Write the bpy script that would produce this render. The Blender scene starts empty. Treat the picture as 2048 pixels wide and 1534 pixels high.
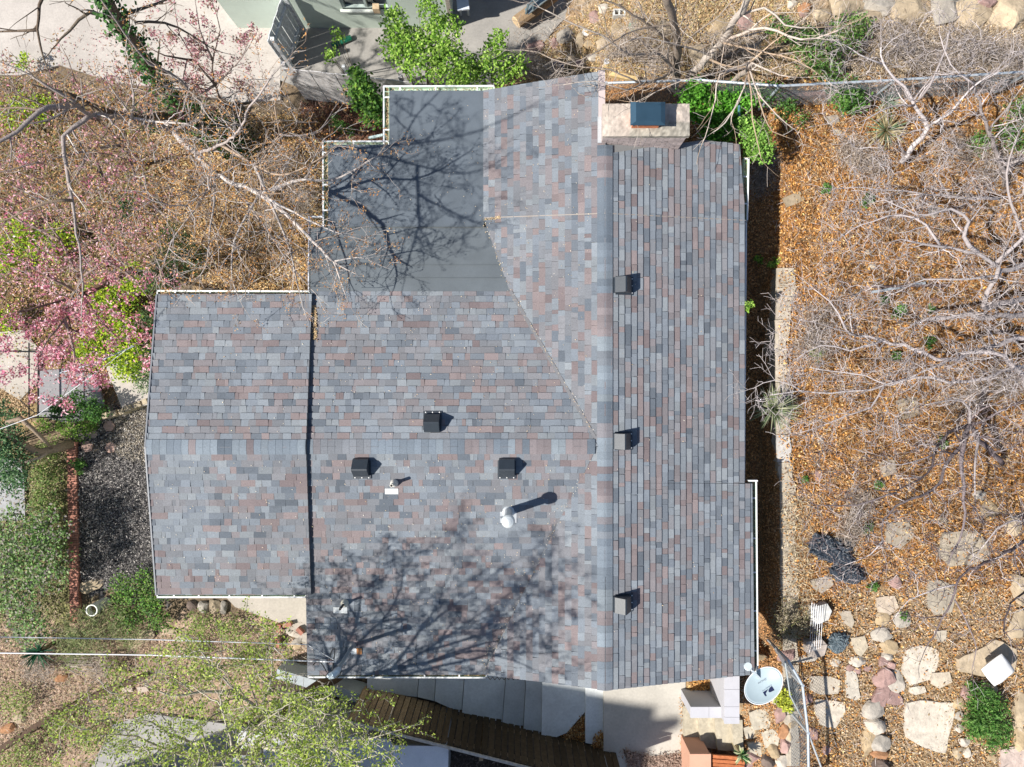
import bpy, bmesh, math, random
import numpy as np
from mathutils import Vector, Matrix
random.seed(7); RNG = np.random.default_rng(7)
R = math.radians
scene = bpy.context.scene
COL = scene.collection

# ------------------------------------------------------------------ camera, sky, sun
CAMZ = 18.0; F = 1365.0
cam = bpy.data.cameras.new('camera'); cam.sensor_width = 36.0; cam.lens = F/2048*36.0
cam.clip_start = .1; cam.clip_end = 2000
camo = bpy.data.objects.new('camera', cam); COL.objects.link(camo); camo.location = (0, 0, CAMZ); scene.camera = camo
ELEV = 46.0; AZ = (-.945, -.326)               # towards the sun
w = bpy.data.worlds.new('World'); scene.world = w; w.use_nodes = True
nt = w.node_tree; bg = nt.nodes['Background']
sky = nt.nodes.new('ShaderNodeTexSky'); sky.sky_type = 'NISHITA'; sky.sun_disc = False
sky.sun_elevation = R(ELEV); sky.sun_rotation = math.atan2(AZ[0], AZ[1]); sky.air_density = 1.0; sky.dust_density = .6
nt.links.new(sky.outputs[0], bg.inputs[0]); bg.inputs[1].default_value = .072
sl = bpy.data.lights.new('sun', 'SUN'); sl.energy = 5.0; sl.angle = R(.9); sl.color = (1, .955, .88)
so = bpy.data.objects.new('sun', sl); COL.objects.link(so)
ce, se = math.cos(R(ELEV)), math.sin(R(ELEV))
so.rotation_euler = Vector((-AZ[0]*ce, -AZ[1]*ce, -se)).to_track_quat('-Z', 'Y').to_euler()
scene.view_settings.view_transform = 'Standard'; scene.view_settings.look = 'None'
scene.view_settings.exposure = .62; scene.view_settings.gamma = 1.0
scene.cycles.max_bounces = 6; scene.cycles.transparent_max_bounces = 4

# ------------------------------------------------------------------ helpers
def W(px, py, z=0.0):
    """world point at height z seen at photo pixel (px, py)"""
    k = (CAMZ-z)/F
    return np.array(((px-1024)*k, (767-py)*k, z))
def Wp(px, py, pl):
    a, b, c = pl
    m = (b*(px-1024)+c*(767-py))/F
    return W(px, py, (a+CAMZ*m)/(1+m))
def sm(t): t = np.clip(t, 0, 1); return t*t*(3-2*t)
def g(x, y):
    """height of the ground"""
    x = np.asarray(x, float); y = np.asarray(y, float)
    ny = sm((y-5.3)/.5); z = 1.5*sm((x+1.5-ny*2.6)/(4.5-ny*2.0))
    soft = sm((y-2.4)/1.2)
    lo = 5.98-.55*soft; hi = 6.12+.5*soft
    zz = z+(2.3-z)*sm((x-lo)/(hi-lo))
    south = sm((-6.1-y)/.3)
    zs = np.where(x > 4.4, 1.45+(2.28-1.45)*sm((x-4.5)/1.4), np.minimum(z, 1.2))
    zz = zz*(1-south)+zs*south
    zz = zz+.05*np.clip(x-6.1, 0, 40)
    return zz
def Wg(px, py, dz=0.0):
    z = 0.5
    for _ in range(14):
        p = W(px, py, z+dz); z = .5*z+.5*float(g(p[0], p[1]))
    p = W(px, py, z+dz); return p

def attr_mat(name, rough=.85, bump=0.0, bscale=30, var=0.0, vscale=6, spec=.3, trans=0.0, metal=0.0, base=None, bdist=.02, stain=0.0, sscale=.8):
    m = bpy.data.materials.new(name); m.use_nodes = True
    n = m.node_tree.nodes; l = m.node_tree.links; b = n['Principled BSDF']
    b.inputs['Roughness'].default_value = rough; b.inputs['Specular IOR Level'].default_value = spec; b.inputs['Metallic'].default_value = metal
    if base is None:
        a = n.new('ShaderNodeAttribute'); a.attribute_name = 'Col'; out = a.outputs['Color']
    else:
        a = n.new('ShaderNodeRGB'); a.outputs[0].default_value = (*base, 1); out = a.outputs[0]
    tc = n.new('ShaderNodeTexCoord')
    for amt, sc in ((var, vscale), (stain, sscale)):
        if amt:
            t = n.new('ShaderNodeTexNoise'); t.inputs['Scale'].default_value = sc; t.inputs['Detail'].default_value = 8; t.inputs['Roughness'].default_value = .65
            l.new(tc.outputs['Object'], t.inputs['Vector'])
            r = n.new('ShaderNodeMapRange'); r.inputs['From Min'].default_value = .3; r.inputs['From Max'].default_value = .7
            r.inputs['To Min'].default_value = 1-amt; r.inputs['To Max'].default_value = 1+amt*.6
            l.new(t.outputs['Fac'], r.inputs['Value'])
            v = n.new('ShaderNodeVectorMath'); v.operation = 'SCALE'
            l.new(out, v.inputs[0]); l.new(r.outputs[0], v.inputs['Scale']); out = v.outputs[0]
    l.new(out, b.inputs['Base Color'])
    if bump:
        t = n.new('ShaderNodeTexNoise'); t.inputs['Scale'].default_value = bscale; t.inputs['Detail'].default_value = 6
        l.new(tc.outputs['Object'], t.inputs['Vector'])
        bp = n.new('ShaderNodeBump'); bp.inputs['Strength'].default_value = bump; bp.inputs['Distance'].default_value = bdist
        l.new(t.outputs['Fac'], bp.inputs['Height']); l.new(bp.outputs[0], b.inputs['Normal'])
    if trans:
        tr = n.new('ShaderNodeBsdfTranslucent'); l.new(out, tr.inputs['Color'])
        mx = n.new('ShaderNodeMixShader'); mx.inputs[0].default_value = trans
        l.new(b.outputs[0], mx.inputs[1]); l.new(tr.outputs[0], mx.inputs[2]); l.new(mx.outputs[0], n['Material Output'].inputs['Surface'])
    return m
M = dict(
    shingle=attr_mat('shingle', .9, .25, 160, .22, 45, .25, stain=.12, sscale=.7, bdist=.004),
    bark=attr_mat('bark', .9, .5, 40, .3, 25, .15),
    leaf=attr_mat('leaf', .6, 0, 0, 0, 0, .3, trans=.3),
    litter=attr_mat('litter', .85, 0, 0, 0, 0, .15, trans=.12),
    ground=attr_mat('ground', .95, .8, 14, .5, 9, .1, bdist=.06, stain=.25, sscale=1.3),
    concrete=attr_mat('concrete', .9, .35, 55, .12, 18, .2, stain=.2, sscale=1.1, bdist=.006),
    stone=attr_mat('stone', .9, .7, 9, .25, 7, .2, bdist=.03, stain=.18, sscale=2.5),
    paint=attr_mat('paint', .45, .05, 30, .06, 8, .4),
    stucco=attr_mat('stucco', .9, .4, 60, .06, 4, .2, bdist=.006),
    metal=attr_mat('metal', .35, .05, 20, .1, 5, .5, metal=.55),
    galv=attr_mat('galvanised', .42, 0, 0, .12, 20, .5, metal=.4),
    wood=attr_mat('wood', .85, .5, 35, .35, 12, .2, bdist=.01),
    brick=attr_mat('brick', .92, .6, 40, .3, 9, .15, bdist=.01),
    membrane=attr_mat('membrane', .7, .12, 5, .14, 90, .3, stain=.22, sscale=.9, bdist=.02),
    plastic=attr_mat('plastic', .3, .6, 12, 0, 0, .5, bdist=.05),
    glass=attr_mat('window_glass', .08, 0, 0, 0, 0, .6),
    dish=attr_mat('dish_paint', .35, .03, 20, .05, 4, .45),
)

class MB:
    """gathers geometry for one mesh object"""
    def __init__(s): s.v = []; s.f = []; s.c = []; s.n = 0; s.A = []      # python lists + array chunks
    def add(s, verts, faces, col=(.5, .5, .5)):
        o = s.n; verts = [tuple(map(float, p)) for p in verts]
        s.A.append((np.array(verts, float), [tuple(i+o for i in f) for f in faces], np.tile(np.array(col, float)[:3], (len(verts), 1)) if np.ndim(col) == 1 else np.array(col, float)))
        s.n += len(verts); return s
    def arr(s, verts, quads, cols):
        s.A.append((verts, quads+s.n, cols)); s.n += len(verts); return s
    def build(s, name, mat, parent=None, smooth=False):
        me = bpy.data.meshes.new(name)
        V = np.concatenate([a[0] for a in s.A]); C = np.concatenate([a[2] for a in s.A])
        lens, idx = [], []
        for a in s.A:
            if isinstance(a[1], np.ndarray):
                lens.append(np.full(len(a[1]), a[1].shape[1])); idx.append(a[1].ravel())
            elif a[1]:
                lens.append(np.array([len(f) for f in a[1]])); idx.append(np.array([i for f in a[1] for i in f]))
        lens = np.concatenate(lens).astype(np.int32); idx = np.concatenate(idx).astype(np.int32)
        me.vertices.add(len(V)); me.vertices.foreach_set('co', V.astype(np.float32).ravel())
        me.loops.add(len(idx)); me.loops.foreach_set('vertex_index', idx)
        me.polygons.add(len(lens)); st = np.concatenate(([0], np.cumsum(lens)[:-1])).astype(np.int32)
        me.polygons.foreach_set('loop_start', st); me.polygons.foreach_set('loop_total', lens)
        me.polygons.foreach_set('use_smooth', np.full(len(lens), bool(smooth)))
        me.update(calc_edges=True); me.validate()
        ca = me.color_attributes.new('Col', 'FLOAT_COLOR', 'POINT')
        ca.data.foreach_set('color', np.hstack([C, np.ones((len(C), 1))]).astype(np.float32).ravel())
        me.materials.append(M[mat] if isinstance(mat, str) else mat)
        o = bpy.data.objects.new(name, me); COL.objects.link(o)
        if parent is not None:
            o.parent = parent; o.matrix_parent_inverse = Matrix.Translation(-parent.location)
        return o
    # ---- shapes
    def box(s, c, d, col, rz=0.0, top=None):
        """c centre, d full sizes"""
        hx, hy, hz = d[0]/2, d[1]/2, d[2]/2; t = top or 1.0
        P = [(-hx, -hy, -hz), (hx, -hy, -hz), (hx, hy, -hz), (-hx, hy, -hz), (-hx*t, -hy*t, hz), (hx*t, -hy*t, hz), (hx*t, hy*t, hz), (-hx*t, hy*t, hz)]
        cr, sr = math.cos(rz), math.sin(rz)
        P = [(c[0]+x*cr-y*sr, c[1]+x*sr+y*cr, c[2]+z) for x, y, z in P]
        return s.add(P, [(0, 3, 2, 1), (4, 5, 6, 7), (0, 1, 5, 4), (1, 2, 6, 5), (2, 3, 7, 6), (3, 0, 4, 7)], col)
    def prism(s, poly, z0, z1, col):
        """poly: list of (x, y[, ztop]); z0 bottom; z1 top added"""
        n = len(poly); a = sum(poly[i][0]*poly[(i+1) % n][1]-poly[(i+1) % n][0]*poly[i][1] for i in range(n))
        if a < 0: poly = poly[::-1]
        top = [(p[0], p[1], z1 if len(p) < 3 else p[2]) for p in poly]; bot = [(p[0], p[1], z0) for p in poly]
        return s.add(bot+top, [tuple(range(n))[::-1], tuple(range(n, 2*n))]+[(i, (i+1) % n, n+(i+1) % n, n+i) for i in range(n)], col)
    def slab(s, pts, th, col):
        """pts 3D polygon (any slope), thickness downwards"""
        n = len(pts); a = sum(pts[i][0]*pts[(i+1) % n][1]-pts[(i+1) % n][0]*pts[i][1] for i in range(n))
        if a < 0: pts = pts[::-1]
        bot = [(p[0], p[1], p[2]-th) for p in pts]
        return s.add(bot+[tuple(p) for p in pts], [tuple(range(n))[::-1], tuple(range(n, 2*n))]+[(i, (i+1) % n, n+(i+1) % n, n+i) for i in range(n)], col)
    def beam(s, p, q, wd, ht, col):
        """rectangular bar from p to q"""
        p = Vector(p); q = Vector(q); d = (q-p).normalized()
        up = Vector((0, 0, 1)) if abs(d.z) < .95 else Vector((0, 1, 0))
        x = d.cross(up).normalized()*(wd/2); y = x.cross(d).normalized()*(ht/2)
        P = [p-x-y, p+x-y, p+x+y, p-x+y, q-x-y, q+x-y, q+x+y, q-x+y]
        return s.add(P, [(0, 3, 2, 1), (4, 5, 6, 7), (0, 1, 5, 4), (1, 2, 6, 5), (2, 3, 7, 6), (3, 0, 4, 7)], col)
    def tube(s, pts, rad, col, sides=8, cap=True):
        pts = [Vector(p) for p in pts]; n = len(pts)
        if not hasattr(rad, '__len__'): rad = [rad]*n
        ref = None; V = []; Fc = []
        for i, p in enumerate(pts):
            d = (pts[min(i+1, n-1)]-pts[max(i-1, 0)]).normalized()
            if ref is None: ref = d.orthogonal().normalized()
            ref = (ref-d*ref.dot(d)).normalized(); b = d.cross(ref)
            for k in range(sides):
                a = 2*math.pi*k/sides; V.append(p+(ref*math.cos(a)+b*math.sin(a))*rad[i])
        for i in range(n-1):
            for k in range(sides):
                k2 = (k+1) % sides; Fc.append((i*sides+k, i*sides+k2, (i+1)*sides+k2, (i+1)*sides+k))
        if cap: Fc += [tuple(range(sides))[::-1], tuple(range((n-1)*sides, n*sides))]
        return s.add(V, Fc, col)

def batch_tubes(mb, lines, sides):
    """lines: list of (pts list, r0, r1, col); batched by point count"""
    by = {}
    for L in lines: by.setdefault(len(L[0]), []).append(L)
    for n, Ls in by.items():
        P = np.array([L[0] for L in Ls], float)                # m,n,3
        r0 = np.array([L[1] for L in Ls]); r1 = np.array([L[2] for L in Ls]); C = np.array([L[3] for L in Ls], float)
        T = np.empty_like(P); T[:, 1:-1] = P[:, 2:]-P[:, :-2]; T[:, 0] = P[:, 1]-P[:, 0]; T[:, -1] = P[:, -1]-P[:, -2]
        T /= np.linalg.norm(T, axis=2, keepdims=True)+1e-9
        ref = np.tile(np.array([.31, .52, .79]), (len(P), n, 1))
        X = np.cross(T, ref); X /= np.linalg.norm(X, axis=2, keepdims=True)+1e-9; Y = np.cross(T, X)
        t = np.linspace(0, 1, n)[None, :]; rad = r0[:, None]*(1-t)+r1[:, None]*t
        an = 2*np.pi*np.arange(sides)/sides
        V = P[:, :, None, :]+rad[:, :, None, None]*(X[:, :, None, :]*np.cos(an)[None, None, :, None]+Y[:, :, None, :]*np.sin(an)[None, None, :, None])
        m = len(P); V = V.reshape(-1, 3); base = (np.arange(m)*n*sides)[:, None, None]
        i = (np.arange(n-1)*sides)[None, :, None]; k = np.arange(sides)[None, None, :]; k2 = (k+1) % sides
        q = np.stack([base+i+k, base+i+k2, base+i+sides+k2, base+i+sides+k], -1).reshape(-1, 4)
        mb.arr(V, q, np.repeat(C, n*sides, axis=0))

def leaf_quads(mb, pos, size, cols, aspect=.55, up=.5, jitter=.35, cup=0.0):
    """one diamond leaf per position (N,3)"""
    N = len(pos)
    if N == 0: return
    nrm = RNG.normal(size=(N, 3)); nrm /= np.linalg.norm(nrm, axis=1, keepdims=True); nrm[:, 2] = np.abs(nrm[:, 2]); nrm = nrm*(1-up)+np.array([0, 0, up]); nrm /= np.linalg.norm(nrm, axis=1, keepdims=True)
    a = RNG.normal(size=(N, 3)); u = np.cross(nrm, a); u /= np.linalg.norm(u, axis=1, keepdims=True); v = np.cross(nrm, u)
    L = (size*(1+jitter*RNG.uniform(-1, 1, N)))[:, None] if np.ndim(size) == 0 else size[:, None]
    Wd = L*aspect
    V = np.stack([pos-u*L*.5, pos-v*Wd*.5+u*L*.06+nrm*L*cup, pos+u*L*.5, pos+v*Wd*.5+u*L*.06+nrm*L*cup], 1).reshape(-1, 3)
    q = np.arange(N*4).reshape(N, 4)
    mb.arr(V, q, np.repeat(cols, 4, axis=0))
def pick(pal, N, var=.18):
    pal = np.array(pal, float); c = pal[RNG.integers(0, len(pal), N)]
    return np.clip(c*(1+var*RNG.normal(size=(N, 1))), .004, .9)

def tag(o, label=None, cat=None, group=None, kind=None):
    if label: o['label'] = label
    if cat: o['category'] = cat
    if group: o['group'] = group
    if kind: o['kind'] = kind
    return o
def thing(name, loc, label, cat, group=None):
    o = bpy.data.objects.new(name, None); COL.objects.link(o); o.location = [float(v) for v in loc]; o.empty_display_size = .2
    return tag(o, label, cat, group)
def inpoly(px, py, poly):
    px = np.asarray(px); py = np.asarray(py); r = np.zeros(px.shape, bool); n = len(poly)
    for i in range(n):
        x1, y1 = poly[i]; x2, y2 = poly[(i+1) % n]
        c = ((y1 > py) != (y2 > py)) & (px < (x2-x1)*(py-y1)/((y2-y1)+1e-12)+x1); r ^= c
    return r
def pts_in(poly, N):
    P = np.array(poly, float); lo, hi = P.min(0), P.max(0); out = np.zeros((0, 2))
    while len(out) < N:
        q = RNG.uniform(lo, hi, (N*2, 2)); out = np.vstack([out, q[inpoly(q[:, 0], q[:, 1], poly)]])
    return out[:N]
def px_to_ground(q, dz=0.0):
    z = np.full(len(q), .5)
    for _ in range(12):
        k = (CAMZ-z-dz)/F; x = (q[:, 0]-1024)*k; y = (767-q[:, 1])*k; z = .5*z+.5*g(x, y)
    return np.stack([x, y, z+dz], 1)
# ================================================================== GROUND
def region_color(px, py, x, y):
    n = len(px); c = np.tile(np.array([.20, .15, .10]), (n, 1))
    jx = px+14*np.sin(py*.11+px*.05)+8*np.sin(py*.31); jy = py+12*np.sin(px*.09)+7*np.sin(px*.27+py*.1)
    for col, poly in (
        ((.30, .15, .055), [(1500, 160), (2600, 130), (2600, 2200), (1480, 2200), (1545, 1480), (1500, 900)]),
        ((.36, .27, .18), [(1180, -600), (2600, -600), (2600, 150), (2048, 165), (1700, 130), (1560, 80), (1480, 150), (1230, 150), (1100, 60)]),
        ((.32, .22, .13), [(1010, 20), (1560, -20), (1560, 140), (1230, 160), (1000, 200), (960, 150)]),
        ((.28, .17, .09), [(1200, 160), (1500, 165), (1545, 330), (1552, 1500), (1480, 1500), (1400, 700)]),  # strip by the right eave, soil tone raised against its shade
        ((.42, .30, .18), [(300, 240), (640, 230), (650, 600), (420, 600), (330, 480)]),
        ((.17, .12, .065), [(-900, 170), (300, 200), (340, 420), (320, 800), (-900, 820)]),
        ((.34, .25, .13), [(-900, 690), (110, 700), (80, 860), (-900, 830)]),
        ((.115, .11, .11), [(148, 880), (250, 820), (330, 800), (330, 1200), (160, 1180)]),
        ((.36, .30, .22), [(230, 800), (330, 780), (330, 880), (200, 890)]),
        ((.23, .22, .10), [(-900, 860), (140, 900), (150, 1260), (-900, 1270)]),
        ((.40, .29, .21), [(-900, 1270), (620, 1230), (620, 1390), (330, 1440), (-900, 2200)]),
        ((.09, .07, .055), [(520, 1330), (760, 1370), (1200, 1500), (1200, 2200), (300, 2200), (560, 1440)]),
        ((.33, .23, .13), [(1690, 1180), (1960, 1180), (2600, 1250), (2600, 2200), (1640, 2200), (1600, 1330)]),
        ((.36, .27, .17), [(1380, 1360), (1560, 1420), (1600, 2200), (1380, 2200)]),
        ((.17, .12, .09), [(1250, 1500), (1380, 1500), (1380, 2200), (1240, 2200)]),
    ):
        k = inpoly(jx, jy, poly); c[k] = col
    return c
def coords(lo, hi, st, far):
    a = np.arange(lo, hi+st/2, st); e = np.array([.5, 1.5, 4, 10, 30, 90, 250, 600])
    return np.concatenate([(lo-e)[::-1], a, hi+e])
gx = coords(-14, 15, .07, 600); gy = coords(-12, 12.5, .08, 600)
X, Y = np.meshgrid(gx, gy); Z = g(X, Y)
from mathutils import noise as mn
NZ = np.zeros_like(Z)
nr = RNG.normal(size=Z.shape)
for _ in range(3): nr = (nr+np.roll(nr, 1, 0)+np.roll(nr, 1, 1)+np.roll(nr, -1, 0)+np.roll(nr, -1, 1))/5
Z2 = Z+nr*.03-.012
px = 1024+X*F/(CAMZ-Z); py = 767-Y*F/(CAMZ-Z)
cc = region_color(px.ravel(), py.ravel(), X.ravel(), Y.ravel())
cc = cc*(1+.12*RNG.normal(size=(len(cc), 1)))
ny, nx = X.shape; ii = (np.arange(ny-1)*nx)[:, None]+np.arange(nx-1)[None, :]
q = np.stack([ii, ii+1, ii+nx+1, ii+nx], -1).reshape(-1, 4)
mb = MB(); mb.arr(np.stack([X.ravel(), Y.ravel(), Z2.ravel()], 1), q, np.clip(cc, .01, .9))
tag(mb.build('ground', 'ground', smooth=True), kind='structure')

def pad(name, poly, top, col, th=.12, mat='concrete', **kw):
    """flat paving slab; poly in px at height top (None = follows the ground)"""
    mb = MB()
    if top is None: pts = [Wg(*p, dz=.03) for p in poly]
    else: pts = [W(*p, top) for p in poly]
    mb.slab(pts, th, col); o = mb.build(name, mat)
    return tag(o, **kw) if kw else tag(o, kind='structure')
CONC = (.52, .475, .42); CONL = (.62, .57, .50); CONG = (.33, .325, .32)
pad('driveway', [(-700, -600), (560, -600), (560, 200), (470, 205), (330, 175), (230, 165), (120, 130), (40, 150), (-700, 140)],   .05, (.46, .42, .385))
pad('neighbour_terrace', [(560, -600), (1500, -600), (1225, -30), (1120, 45), (1060, 120), (1010, 165), (760, 210), (640, 190), (560, 160)], .054, (.31, .295, .275))
pad('patio', [(1207.5, 1320), (1371, 1320), (1372, 1508), (1300, 1513), (1245, 1498), (1266, 1560), (1260, 1700), (1207.5, 1700)], 1.5, (.48, .45, .40), th=.5)
pad('planter_bed', [(1373, 1330), (1446, 1320), (1440, 1450), (1373, 1425)], 1.53, (.34, .23, .12), mat='ground', th=.4)
pad('garden_path', [(448, 1190), (616, 1190), (613, 1296), (588, 1262), (556, 1244), (470, 1214)], .06, (.42, .38, .33))
pad('lower_slab', [(300, 1428), (560, 1462), (545, 1600), (150, 1600), (225, 1450)], .07, (.33, .32, .31))
pad('walkway', [(-200, 680), (45, 660), (80, 700), (78, 760), (40, 800), (-10, 770), (-200, 800)], .06, (.44, .40, .35))
pad('sunken_slab', [(78, 742), (150, 735), (192, 752), (208, 810), (150, 850), (78, 832)], .05, (.27, .265, .275))  # darker than the other concrete: shade on the slab put into its colour
pad('entry_landing', [(212, 735), (245, 712), (330, 690), (330, 800), (246, 822)], .36, (.45, .41, .37), th=.3)
pad('side_walk', [(-200, 905), (40, 918), (48, 960), (50, 1040), (-200, 1050)], .08, (.36, .36, .37))

# ================================================================== HOUSE
PW = (3.74, .30, 0.0); PE = (4.767, -.25, 0.0); PN = (4.058, 0, -.17); PS = (4.490, 0, .17)
PLN = (4.138, 0, -.17); PLS = (4.570, 0, .17)
house = thing('house', (0, 0, 0), 'single storey house under multicoloured grey and rust shingle roofs with pale gutters', 'house')
PAL = np.array([(.235, .26, .285), (.195, .22, .25), (.15, .172, .20), (.255, .192, .182), (.205, .15, .145), (.22, .215, .225), (.105, .125, .15), (.255, .275, .29), (.20, .205, .22), (.23, .198, .2)])
PAL = (PAL+(np.array([.212, .218, .235])-PAL)*.24)*.92*np.array([.975, 1.0, 1.03])
PWT = [5, 5, 3.2, 3.2, 2.2, 4.5, 1.6, 3.2, 5, 3.5]
def clip_poly(sub, clip):
    """Sutherland-Hodgman, clip is convex counter-clockwise"""
    out = sub; n = len(clip)
    for i in range(n):
        ax, ay = clip[i]; bx, by = clip[(i+1) % n]; inp = out; out = []
        if not inp: break
        for j in range(len(inp)):
            P = inp[j]; Q = inp[(j+1) % len(inp)]
            sp = (bx-ax)*(P[1]-ay)-(by-ay)*(P[0]-ax); sq = (bx-ax)*(Q[1]-ay)-(by-ay)*(Q[0]-ax)
            if sp >= 0: out.append(P)
            if (sp >= 0) != (sq >= 0):
                t = sp/(sp-sq); out.append((P[0]+(Q[0]-P[0])*t, P[1]+(Q[1]-P[1])*t))
    return out
def shingles(plane, down, polys, seed, course=.1365, thick=.017, ridge=None, even=0):
    a, b, c = plane; rnd = random.Random(seed)
    n = Vector((-b, -c, 1)).normalized(); v = Vector((down[0], down[1], b*down[0]+c*down[1])).normalized(); u = n.cross(v)
    O = Vector((0, 0, a))
    if ridge is not None: O = Vector(ridge); O.z = a+b*O.x+c*O.y
    loc = []
    for p in polys:
        q = [(lambda d: (d.dot(u), d.dot(v)))(Vector(Wp(px_, py_, plane))-O) for px_, py_ in p]
        ar = sum(q[i][0]*q[(i+1) % len(q)][1]-q[(i+1) % len(q)][0]*q[i][1] for i in range(len(q)))
        loc.append(q if ar > 0 else q[::-1])
    s0 = min(p[0] for q in loc for p in q); s1 = max(p[0] for q in loc for p in q)
    t0 = min(p[1] for q in loc for p in q); t1 = max(p[1] for q in loc for p in q)
    mb = MB(); V = []; Fs = []; C = []
    for k in range(int(math.floor(t0/course))-1, int(math.ceil(t1/course))+1):
        ta, tb = k*course, (k+1)*course; s = s0-rnd.uniform(0, .3); raised = rnd.random() < .5; prev = None
        wob = rnd.uniform(-.003, .003)
        while s < s1:
            wd = rnd.choice((.08, .11, .13, .15, .17, .19, .22, .25, .29)) ; raised = not raised if rnd.random() < .8 else raised
            ci = rnd.choices(range(len(PAL)), PWT)[0]
            if prev is not None and rnd.random() < .2: ci = prev
            prev = ci; col = PAL[ci]*rnd.uniform(.86, 1.12)
            h = thick*(1.0 if raised else (.9 if even else .62))+rnd.uniform(-.001, .001+.001*(1-even)); tt = tb+(wob+(.004 if raised else 0)+rnd.uniform(-.0015, .0015))*(1-.75*even)
            sk = rnd.uniform(-.006, .006)
            rect = [(s, ta), (s+wd-.002, ta), (s+wd-.002+sk, tt), (s+sk, tt)]
            s += wd
            for q in loc:
                pl = clip_poly(rect, q)
                if len(pl) < 3: continue
                m = len(pl); o = len(V)
                for (x, y) in pl:
                    hh = .002+(h-.002)*max(0, min(1.05, (y-ta)/course)); P = O+u*x+v*y+n*hh; V.append(tuple(P))
                V += V[o:o+m]
                for (x, y) in pl: V.append(tuple(O+u*x+v*y-n*.012))
                Fs.append(tuple(range(o, o+m)))
                Fs += [(o+m+(i+1) % m, o+m+i, o+2*m+i, o+2*m+(i+1) % m) for i in range(m)]
                C += [col]*m+[np.array((.05, .055, .065))]*(2*m)
    mb.A.append((np.array(V), Fs, np.array(C))); mb.n = len(V)
    return mb
def roof_piece(plane, down, polys, seed, ridge=None, deckcol=(.2, .2, .2), th=.12, thick=.017):
    mb = shingles(plane, down, polys, seed, ridge=ridge, thick=thick, even=1 if seed == 12 else 0); mb.build('shingle_roof', 'shingle', house)
    dk = MB()
    for p in polys:
        pts = [Wp(x, y, plane) for x, y in p]; cx = sum(q[0] for q in pts)/len(pts); cy = sum(q[1] for q in pts)/len(pts)
        dk.slab([(q[0], q[1], q[2]-.014) for q in pts], th, deckcol)
    dk.build('roof_deck', 'paint', house)
def walls(rects):
    for (x0, y0, x1, y1, zt, zb) in rects:
        mb = MB(); a = W(x0, y0, 3.5); b = W(x1, y1, 3.5)
        mb.box(((a[0]+b[0])/2, (a[1]+b[1])/2, (zt+zb)/2), (abs(b[0]-a[0]), abs(b[1]-a[1]), zt-zb), (.50, .56, .50)); mb.build('wall', 'stucco', house)
walls([(335, 610, 640, 1165, 3.55, -.2), (640, 600, 1470, 1325, 3.32, -.15), (672, 305, 1195, 600, 3.25, -.1), (800, 200, 1185, 305, 3.23, -.12), (1195, 310, 1465, 600, 3.3, -.14)])
W_POLYS = [[(967, 181), (1197, 143), (1198, 287), (967, 287)], [(967, 287), (1211, 287), (1211, 434), (967, 437)], [(967, 437), (1211, 434), (1211, 870), (1186, 869), (1020, 583)],
           [(1186, 869), (1211, 869), (1211, 905), (1186, 905)], [(1186, 905), (1211, 905), (1209, 1380), (966, 1349)]]
roof_piece(PW, (-1, 0), W_POLYS, 11, ridge=(1.867, 0, 0))
roof_piece(PE, (1, 0), [[(1211, 289), (1360, 286), (1408, 279), (1479, 289), (1490, 440), (1488, 966), (1211, 966)], [(1211, 966), (1504, 967), (1508, 1348), (1209, 1381)]], 12, ridge=(1.867, 0, 0), thick=.025)
roof_piece(PN, (0, 1), [[(622, 583), (1023, 583), (1196, 893), (605, 893)]], 13, ridge=(0, -1.27, 0), thick=.023)
roof_piece(PS, (0, -1), [[(605, 893.5), (1190, 893.5), (1188, 905), (1050, 1190), (619, 1190)], [(612, 1190), (1050, 1190), (965, 1349), (615, 1350)]], 14, ridge=(0, -1.27, 0))
roof_piece(PLN, (0, 1), [[(313, 588), (624, 588), (612, 893), (291, 893)]], 15, ridge=(0, -1.27, 0), th=.2, thick=.023)
roof_piece(PLS, (0, -1), [[(291, 893.5), (612, 893.5), (622, 1190), (313, 1190)]], 16, ridge=(0, -1.27, 0), th=.2)

def ridge_cap(p, q, pl1, pl2, d1, d2, wd, seed):
    """overlapping cap shingles bent over the ridge from p to q"""
    rnd = random.Random(seed); mb = MB(); p = Vector(p); q = Vector(q); L = (q-p).length; ax = (q-p).normalized()
    def down(pl, d): return Vector((d[0], d[1], pl[1]*d[0]+pl[2]*d[1])).normalized()
    a, b = down(pl1, d1), down(pl2, d2); k = 0; s = 0; ci = 0
    while s < L:
        e = min(s+.145, L)
        if rnd.random() < .55: ci = rnd.choices(range(len(PAL)), [3, 5, 4, 2.5, 1.5, 1, 3, 2, 2, .6])[0]
        col = PAL[ci]*rnd.uniform(.85, 1.1)*np.array([.95, 1.0, 1.03])
        P0 = p+ax*s; P1 = p+ax*e; V = []
        for (P, h) in ((P0, .024), (P1, .0275)):
            for (dv, t) in ((a, wd), (a, wd*.45), (a, .03), (b, .03), (b, wd*.45), (b, wd)):
                V.append(P+dv*t+Vector((0, 0, h-(.002 if t == .03 else 0))))
        V += [x-Vector((0, 0, .03)) for x in V]
        Fc = [(i, i+1, i+7, i+6) for i in range(5)]+[(0, 6, 18, 12), (5, 17, 23, 11)]+[(6+i, 18+i, 19+i, 7+i) for i in range(5)]
        mb.add(V, Fc, col); s += .145
    return mb.build('ridge_cap', 'shingle', house)
zr = 4.3
ridge_cap(W(1210, 1381, zr), W(1210, 290, zr), PW, PE, (-1, 0), (1, 0), .16, 21)
r0 = Wp(612, 893, PN); r1 = Wp(1190, 893, PN); ridge_cap((r0[0], -1.27, 4.272), (r1[0], -1.27, 4.272), PS, PN, (0, -1), (0, 1), .152, 22)
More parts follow.
